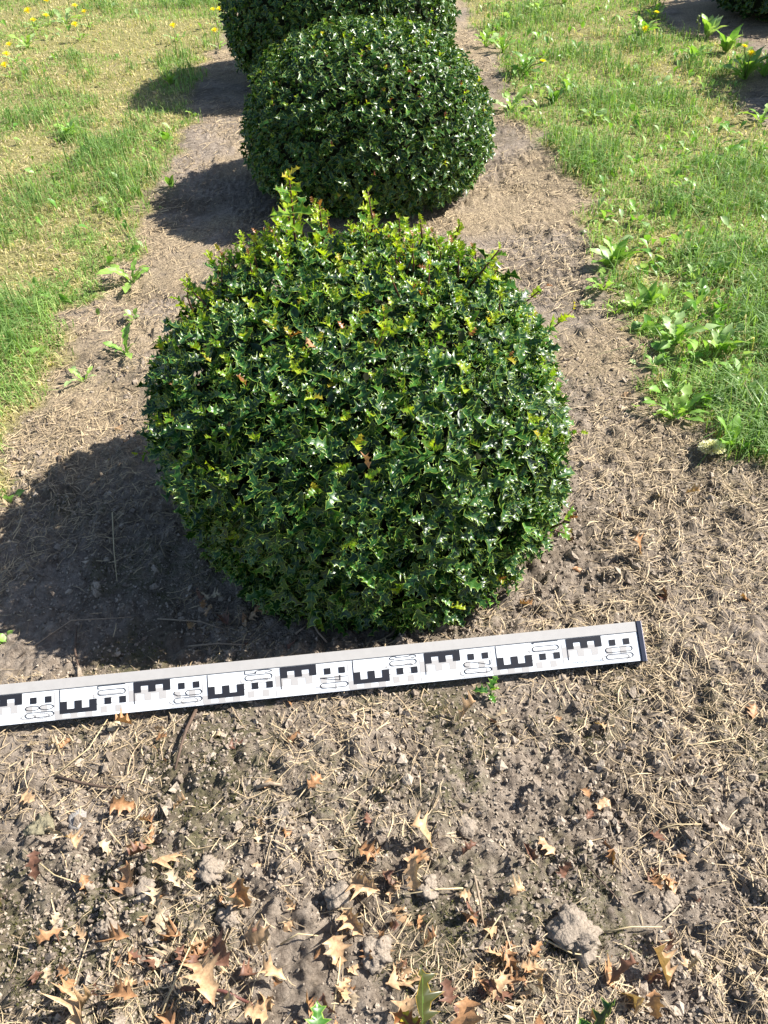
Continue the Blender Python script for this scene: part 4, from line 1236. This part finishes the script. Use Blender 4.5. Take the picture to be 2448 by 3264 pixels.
def weed_template(kind, var):
    r2 = np.random.default_rng(200 + var + (50 if kind == 'dock' else 0))
    n = 10
    xs_ = np.linspace(0, 1, n)
    V, F = [], []
    arch = r2.uniform(.25, .6); wav = r2.uniform(0, 6)
    for i, x in enumerate(xs_):
        V.append((x, 0.02 * math.sin(x * 5 + wav), arch * (x - x * x) * 1.0 - .12 * x * x))
    for s in (1, -1):
        for i, x in enumerate(xs_):
            if kind == 'dandelion':
                w = 0.13 * (x ** .8) * (1.0 - max(0, x - .8) / .2 * .85) + .012
                w *= (1.25 if i % 2 else 0.62) if 0 < i < n - 2 else 1
                xx = x - (0.05 if i % 2 and i < n - 1 else 0)
            elif kind == 'dock':
                w = 0.17 * math.sin(math.pi * min(1, x * .93 + .07)) ** .8 * (1 if x > .15 else .3) + .004
                w *= r2.uniform(.92, 1.08); xx = x
            else:                                     # round small leaf
                w = (0.02 if x < .35 else 0.26 * math.sin(math.pi * min(1, (x - .3) / .72)) ** .7 + .01); xx = x
            if i == n - 1: w = .006
            z = V[i][2] + 0.25 * w + 0.03 * math.sin(x * 14 + wav + s)
            V.append((xx, s * w, z))
    for s, off in ((0, n), (1, 2 * n)):
        for i in range(n - 1):
            t = [(i, i + 1, off + i + 1), (i, off + i + 1, off + i)]
            if s: t = [q[::-1] for q in t]
            F += t
    return np.array(V), np.array(F)


WT = {(k_, v): weed_template(k_, v) for k_ in ('dandelion', 'dock', 'round') for v in range(4)}
WCOL = [(0.16, 0.34, 0.04), (0.25, 0.42, 0.07), (0.08, 0.20, 0.03), (0.34, 0.48, 0.20)]
_wm = {}


def weed_leaf_mesh(kind, v, ci):
    if (kind, v, ci) not in _wm:
        V, F = WT[(kind, v)]
        c1 = np.tile((*WCOL[ci], 1), (len(V), 1)); c1[:10, :3] = c1[:10, :3] * .6 + np.array([.3, .38, .15]) * .4
        _wm[(kind, v, ci)] = fast_mesh('weed_leaf', V, F, M_WEED, {'col': ('FLOAT_COLOR', c1)}, smooth=True)
    return _wm[(kind, v, ci)]


def flower_mesh():
    V, F, C = [], [], []
    r2 = np.random.default_rng(5)
    for k_ in range(46):
        a = k_ * 2.39996; rad = 0.35 + 0.65 * (k_ / 45) ** .6; el = (1 - k_ / 45) * 1.2 + .12
        d = np.array([math.cos(a) * math.cos(el), math.sin(a) * math.cos(el), math.sin(el)]); s = np.array([-math.sin(a), math.cos(a), 0])
        n0 = len(V)
        V += [d * .05 - s * .03, d * .05 + s * .03, d * rad * .9 + s * .09, d * rad * .9 - s * .09]
        F += [(n0, n0 + 1, n0 + 2), (n0, n0 + 2, n0 + 3)]
        C += [(0.78, .56, .01, 1)] * 2 + [(.82, .74, .02, 1)] * 2
    return fast_mesh('flower_head', np.array(V), np.array(F), M_PETAL, {'col': ('FLOAT_COLOR', np.array(C))})


FLOWER = flower_mesh()


def weed(px, py, size, n_, kind, label, group=None, flowers=(), el=(15, 65), cols=(0, 1, 2), seed=None, azr=(0, 6.283)):
    r2 = np.random.default_rng(int(px * 7 + py))
    p = at(px, py); z = float(H(p[0], p[1]))
    nm = 'dandelion_plant' if (kind == 'dandelion') else ('dock_plant' if kind == 'dock' else 'small_weed')
    root = link(nm, None, loc=(p[0], p[1], z)); tag(root, label, 'weed', group)
    for i in range(n_):
        az = azr[0] + (azr[1] - azr[0]) * (i + r2.uniform(-.3, .3)) / n_
        e = math.radians(r2.uniform(*el)); s_ = size * r2.uniform(.6, 1.15)
        d = np.array([[math.cos(az) * math.cos(e), math.sin(az) * math.cos(e), math.sin(e)]])
        nn_ = np.array([[-math.cos(az) * math.sin(e), -math.sin(az) * math.sin(e), math.cos(e)]]) + r2.normal(0, .3, (1, 3))
        R = rot_frames(d, nn_)[0] * s_
        b0 = np.array([math.cos(az), math.sin(az), 0]) * .004 + (r2.normal(0, .25 * size, 3) * np.array([1, 1, 0]) if kind == 'round' else 0)
        mm = Matrix(((*R[0], b0[0]), (*R[1], b0[1]), (*R[2], b0[2] - .002), (0, 0, 0, 1)))
        link('leaf', weed_leaf_mesh(kind, int(r2.integers(0, 4)), int(r2.choice(cols))), root, mw=mm)
    for fx, fy, fh in flowers:                       # height fh, seen at that pixel
        q_ = at(fx, fy, fh) - np.array([p[0], p[1], z])
        V, F = tube([(0, 0, 0), (q_[0] * .4, q_[1] * .4, q_[2] * .55), q_], [.0022, .002, .0018], 6)
        st = link('stem', fast_mesh('stem', V, F, M_STEM, smooth=True), root)
        f_ = link('flower', FLOWER, root, loc=tuple(q_)); f_.scale = (.019,) * 3
        f_.rotation_euler = (r2.normal(0, .2) + .25, r2.normal(0, .2), r2.uniform(0, 6))
    return root


GW = 'dandelions and broad-leaved weeds along the lawn edges'
for a_ in (
    (423, 896, .11, 8, 'dandelion', 'toothed dandelion rosette at the left lawn edge beside the second bush shadow', (), (12, 55), (0, 1, 3)),
    (404, 1127, .07, 7, 'dandelion', 'dandelion with one upright dark leaf on the soil at the left lawn edge', (), (20, 75), (0, 1, 2)),
    (266, 1210, .05, 6, 'dandelion', 'small pale dandelion rosette, lowest along the left lawn edge', (), (20, 60), (1, 3)),
    (418, 1018, .028, 10, 'round', 'tiny round-leaved clump on the soil between the two left dandelions', (), (20, 70), (1, 3)),
    (313, 1000, .045, 1, 'dock', 'single upright oval leaf at the edge of the left lawn', (), (70, 80), (2,)),
    (1957, 850, .105, 11, 'dock', 'broad-leaved dock with tall upright leaves at the right lawn edge', (), (30, 78), (0, 1, 2, 3)),
    (1923, 925, .085, 7, 'dandelion', 'dandelion with a leaf stretched over the soil, just below the dock plant', (), (8, 50), (0, 1)),
    (2157, 1095, .11, 12, 'dandelion', 'large dandelion spreading over the soil at the middle of the right lawn edge', (), (12, 65), (0, 1, 3)),
    (2290, 1120, .085, 6, 'dock', 'plant with one pale upright spoon leaf in the right grass', (), (40, 78), (1, 3)),
    (2089, 1170, .05, 6, 'dock', 'low dark leaves below the large dandelion at the soil edge', (), (15, 60), (0, 2)),
    (2288, 1180, .05, 6, 'dandelion', 'yellow-green small dandelion below the pale spoon leaf', (), (20, 60), (1, 3)),
    (2157, 1330, .09, 9, 'dandelion', 'dandelion with curved upright leaves at the lower corner of the right lawn', (), (25, 70), (0, 1)),
    (2315, 1432, .075, 4, 'dock', 'oval-leaved weed behind the cream seed head', (), (50, 80), (0, 1)),
    (2365, 1290, .065, 3, 'dock', 'pale oval leaf standing in grass near the right edge', (), (50, 75), (3, 1)),
    (2356, 1085, .045, 2, 'round', 'round bluish leaf in the grass near the right edge', (), (30, 50), (2, 0)),
    (2001, 1055, .035, 1, 'round', 'single dark round leaf on the soil left of the large dandelion', (), (30, 40), (2,)),
    (2048, 1290, .030, 3, 'round', 'tiny seedling on soil left of the lower dandelion', (), (20, 50), (1,)),
    (2035, 1165, .030, 2, 'round', 'tiny pale seedling at the very edge of the right lawn', (), (20, 50), (3,)),
    (1872, 978, .022, 12, 'round', 'small feathery grey-green seedling on the soil beyond the bush', (), (20, 70), (1, 3)),
    (1967, 1000, .05, 4, 'dock', 'two yellowish leaves below the dock, nearest the soil', (), (35, 70), (1,)),
    (2021, 990, .05, 5, 'dock', 'small bunch of hanging pale leaves right below the dock', (), (35, 75), (1, 3)),
    (2070, 985, .06, 5, 'dock', 'upright narrow-leaved bunch in the grass below the dock', (), (45, 80), (0, 1)),
    (2110, 960, .06, 4, 'dock', 'yellow-green strap leaf bunch in the right grass', (), (45, 80), (1,)),
    (2207, 900, .055, 5, 'dock', 'pair of pale oval leaves in mid right grass', (), (45, 75), (1, 3)),
    (2283, 880, .06, 5, 'dock', 'dark narrow leaf tuft in the right grass right of the oval pair', (), (50, 80), (0, 2)),
    (2396, 925, .05, 5, 'dock', 'rounded pale leaves near the right edge above the bluish leaf', (), (35, 70), (3, 0)),
    (2338, 800, .055, 6, 'round', 'pale broad-leaved cluster in the grass at the right', (), (25, 65), (3, 1)),
    (2410, 830, .05, 4, 'dock', 'yellowish upright leaf close to the right edge', (), (45, 75), (1,)),
    (2220, 810, .055, 4, 'dock', 'single strap leaf group right of the dock plant', (), (50, 80), (0, 1)),
    (2378, 745, .045, 5, 'dandelion', 'small toothed rosette in the grass above the pale cluster', (), (20, 60), (1,)),
    (1671, 240, .085, 13, 'dandelion', 'lush dandelion with one yellow flower beside the second bush', ((1730, 197, .10),), (20, 70), (0, 2)),
    (1631, 345, .08, 11, 'dandelion', 'pale green dandelion rosette touching the soil right of the second bush', (), (15, 65), (1, 3)),
    (1808, 290, .055, 7, 'dandelion', 'dandelion leaves in the grass right of the flowering one', (), (25, 70), (0, 1)),
    (1763, 325, .06, 7, 'dock', 'broad upright leaves between two dandelions right of the second bush', (), (40, 75), (0, 2)),
    (1717, 40, .07, 9, 'dandelion', 'yellow-green dandelion near the top edge, centre right', (), (25, 70), (1, 3)),
    (1551, 150, .07, 8, 'dandelion', 'pale leaves at the soil edge right of the third bush', (), (25, 70), (1, 3)),
    (1603, 172, .07, 7, 'dandelion', 'rosette just right of the pale leaves near the third bush', (), (25, 70), (0, 1)),
    (1797, 14, .07, 7, 'dandelion', 'leafy dandelion cut by the top edge, centre right', (), (25, 70), (0, 1)),
    (1640, 70, .06, 5, 'round', 'thin pale weed in the grass near the top', (), (35, 70), (3,)),
    (1900, 385, .05, 6, 'round', 'bluish pale round-leaved weed in mid right lawn', (), (20, 60), (3,)),
    (1848, 550, .06, 4, 'dock', 'star of narrow pale leaves at the right lawn edge', (), (15, 45), (3,)),
    (2026, 530, .045, 4, 'dock', 'small dark leaf bunch in the middle of the right lawn', (), (40, 75), (0,)),
    (2043, 115, .085, 11, 'dandelion', 'dandelion rosette in front of the other row with a yellow bud', ((2057, 92, .07),), (20, 65), (0, 1)),
    (2085, 60, .075, 6, 'dandelion', 'tall-leaved dandelion with a yellow flower at the far shadow edge', ((2093, 41, .09),), (40, 80), (0, 1)),
    (2254, 118, .085, 7, 'dock', 'pale upright leaf cluster against the dark far shadow', (), (40, 78), (3, 1)),
    (2317, 165, .085, 9, 'dock', 'broad leaf cluster at the edge of the far shadow', (), (35, 75), (0, 3)),
    (2208, 195, .07, 7, 'dock', 'leaf cluster left of the dandelion clump with two flowers', (), (35, 75), (1, 0)),
    (2374, 250, .095, 14, 'dandelion', 'dandelion clump with two yellow flowers at the upper right edge', ((2372, 150, .13), (2394, 171, .12)), (20, 75), (0, 1)),
    (2437, 238, .08, 9, 'dandelion', 'dandelion cut by the right edge beside the two-flowered clump', (), (20, 70), (0, 1)),
    (2426, 388, .07, 6, 'dandelion', 'dandelion leaves at the right edge below the second far shadow', (), (15, 50), (0, 1)),
    (530, 455, .05, 6, 'round', 'round leaves in the left grass near the second bush', (), (35, 75), (0,)),
    (548, 600, .055, 6, 'dock', 'bright leaves on the lawn edge above the second bush shadow', (), (35, 75), (1, 0)),
    (222, 430, .06, 9, 'round', 'clover-like leaf clump in the middle of the left lawn', (), (25, 70), (0, 1)),
    (87, 150, .08, 9, 'dandelion', 'pale dandelion rosette in the upper left lawn', (), (15, 60), (3, 1)),
    (543, 262, .06, 7, 'dock', 'leafy tuft in the left lawn beside the third bush shadow', (), (35, 75), (0, 1)),
    (210, 75, .08, 9, 'dandelion', 'pale dandelion leaves below the flowers near the top left', (), (15, 60), (3,)),
    (7, 2035, .028, 3, 'round', 'small green leaf at the left edge just above the staff', (), (20, 60), (0, 1)),
    (30, 1600, .035, 5, 'round', 'small weed at the left edge by the tip of the bush shadow', (), (25, 60), (0, 1)),
    (620, 375, .03, 4, 'round', 'tiny yellowish leaves in the shadow left of the second bush', (), (25, 60), (1,))):
    px, py, s_, n_, kd, lb, fl, el_, cl_ = a_
    weed(px, py, s_ * (1.2 if py < 450 else (0.78 if px > 1500 and n_ > 5 else 0.9)), int(n_ * (1.35 if px > 1500 and n_ > 3 else 1)), kd, lb, GW, flowers=fl, el=el_, cols=cl_)

GF = 'yellow dandelion flowers in the left lawn'
for fx, fy, lb in (
        (165, 65, 'biggest yellow dandelion flower, near the top left'), (195, 120, 'dandelion flower just below the biggest one'),
        (270, 93, 'dandelion flower right of the two close ones at top left'), (440, 35, 'topmost dandelion flower of the middle group in the left lawn'),
        (497, 70, 'dandelion flower right of and below the topmost one'), (440, 145, 'tall double dandelion flower below the middle group'),
        (55, 263, 'dandelion flower near the left edge, upper of three in a column'), (38, 320, 'small half-closed dandelion flower, middle of three in a column at the left edge'),
        (28, 383, 'dandelion flower lowest of three in a column at the left edge'), (1016, 152, 'lone dandelion flower on dry grass left of the third bush'),
        (1252, 58, 'left of two dandelion flowers close to the third bush'), (1290, 55, 'right of two dandelion flowers close to the third bush'),
        (1262, 180, 'small pale dandelion flower beside the third bush, below the pair'), (275, 6, 'dandelion flower cut by the top edge at upper left'),
        (1325, 12, 'dandelion flower at the top edge beside the third bush')):
    sx, sy = fx / 1.843, fy / 1.843
    h_ = rng.uniform(.05, .08)
    q_ = at(sx, sy, h_)
    r2 = rng
    root = link('dandelion', None, loc=(q_[0] + .01, q_[1] - .005, float(H(q_[0], q_[1])))); tag(root, lb, 'flower', GF)
    o0 = np.array(root.location); e_ = q_ - o0
    V, F = tube([(0, 0, 0), (e_[0] * .4, e_[1] * .4, e_[2] * .55), e_], [.0022, .002, .0018], 6)
    link('stem', fast_mesh('stem', V, F, M_STEM, smooth=True), root)
    f_ = link('flower', FLOWER, root, loc=tuple(e_)); f_.scale = (.021 if (fx, fy) != (165, 65) else .028,) * 3; f_.rotation_euler = (.35 + rng.normal(0, .15), rng.normal(0, .2), 0)
    for i in range(4):
        az = i * 1.6 + rng.uniform(-.4, .4); s_ = rng.uniform(.05, .08); e2 = .5
        d = np.array([[math.cos(az) * math.cos(e2), math.sin(az) * math.cos(e2), math.sin(e2)]])
        R = rot_frames(d, np.array([[0, 0, 1.0]]))[0] * s_
        link('leaf', weed_leaf_mesh('dandelion', i % 4, [0, 1, 3, 1][i]), root, mw=Matrix(((*R[0], 0), (*R[1], 0), (*R[2], 0), (0, 0, 0, 1))))

# seed stalk
p = at(2225, 114)
root = link('seed_stalk', None, loc=(p[0], p[1], 0)); tag(root, 'thin upright stalk with closed buds standing before the far shadow', 'weed')
e_ = at(2226, 56, .14) - np.array([p[0], p[1], 0])
V, F = tube([(0, 0, 0), e_ * .5 + np.array([.004, 0, 0]), e_], [.002, .0017, .0013], 6); link('stem', fast_mesh('stem', V, F, M_STEM, smooth=True), root)
for k_, (s_, f) in enumerate(((.008, 1.0), (.006, .8), (.006, .62))):
    b_ = link('bud', fast_mesh('bud', IV * np.array([.7, .7, 1.3]) * s_, IF, M_STEM, smooth=True), root, loc=tuple(e_ * f + np.array([.006 * (k_ > 0) * (-1) ** k_, 0, .002])))

# cream seed head lying on straw
p = at(2262, 1452)
z = float(H(p[0], p[1]))
root = link('dried_flower', None, loc=(p[0], p[1], z)); tag(root, 'flattened cream dandelion seed head lying on straw by the right lawn edge', 'seed head')
n = 900
th = rng.uniform(0, 6.28, n); u = rng.uniform(0, 1, n) ** .5; el = rng.uniform(.05, 1.4, n)
d = np.stack([np.cos(th) * np.cos(el), np.sin(th) * np.cos(el), np.sin(el)], -1)
Pb = d * np.array([.006, .004, .003]); tipv = d * np.array([.026, .020, .015]) * rng.uniform(.75, 1.05, (n, 1))
sdv = norm(np.cross(d, rng.normal(0, 1, (n, 3)))) * .0013
V = np.stack([Pb, tipv + sdv, tipv - sdv], 1).reshape(-1, 3); F = np.arange(n * 3).reshape(-1, 3)
o = link('pappus', fast_mesh('pappus', V, F, M_PETAL, {'col': ('FLOAT_COLOR', np.tile((.80, .77, .62, 1), (n * 3, 1)))}), root, loc=(0, 0, .016)); o['kind'] = 'stuff'
link('core', fast_mesh('core', IV * np.array([.007, .006, .004]), IF, M_TWIG_PALE, smooth=True), root, loc=(0, 0, .016))
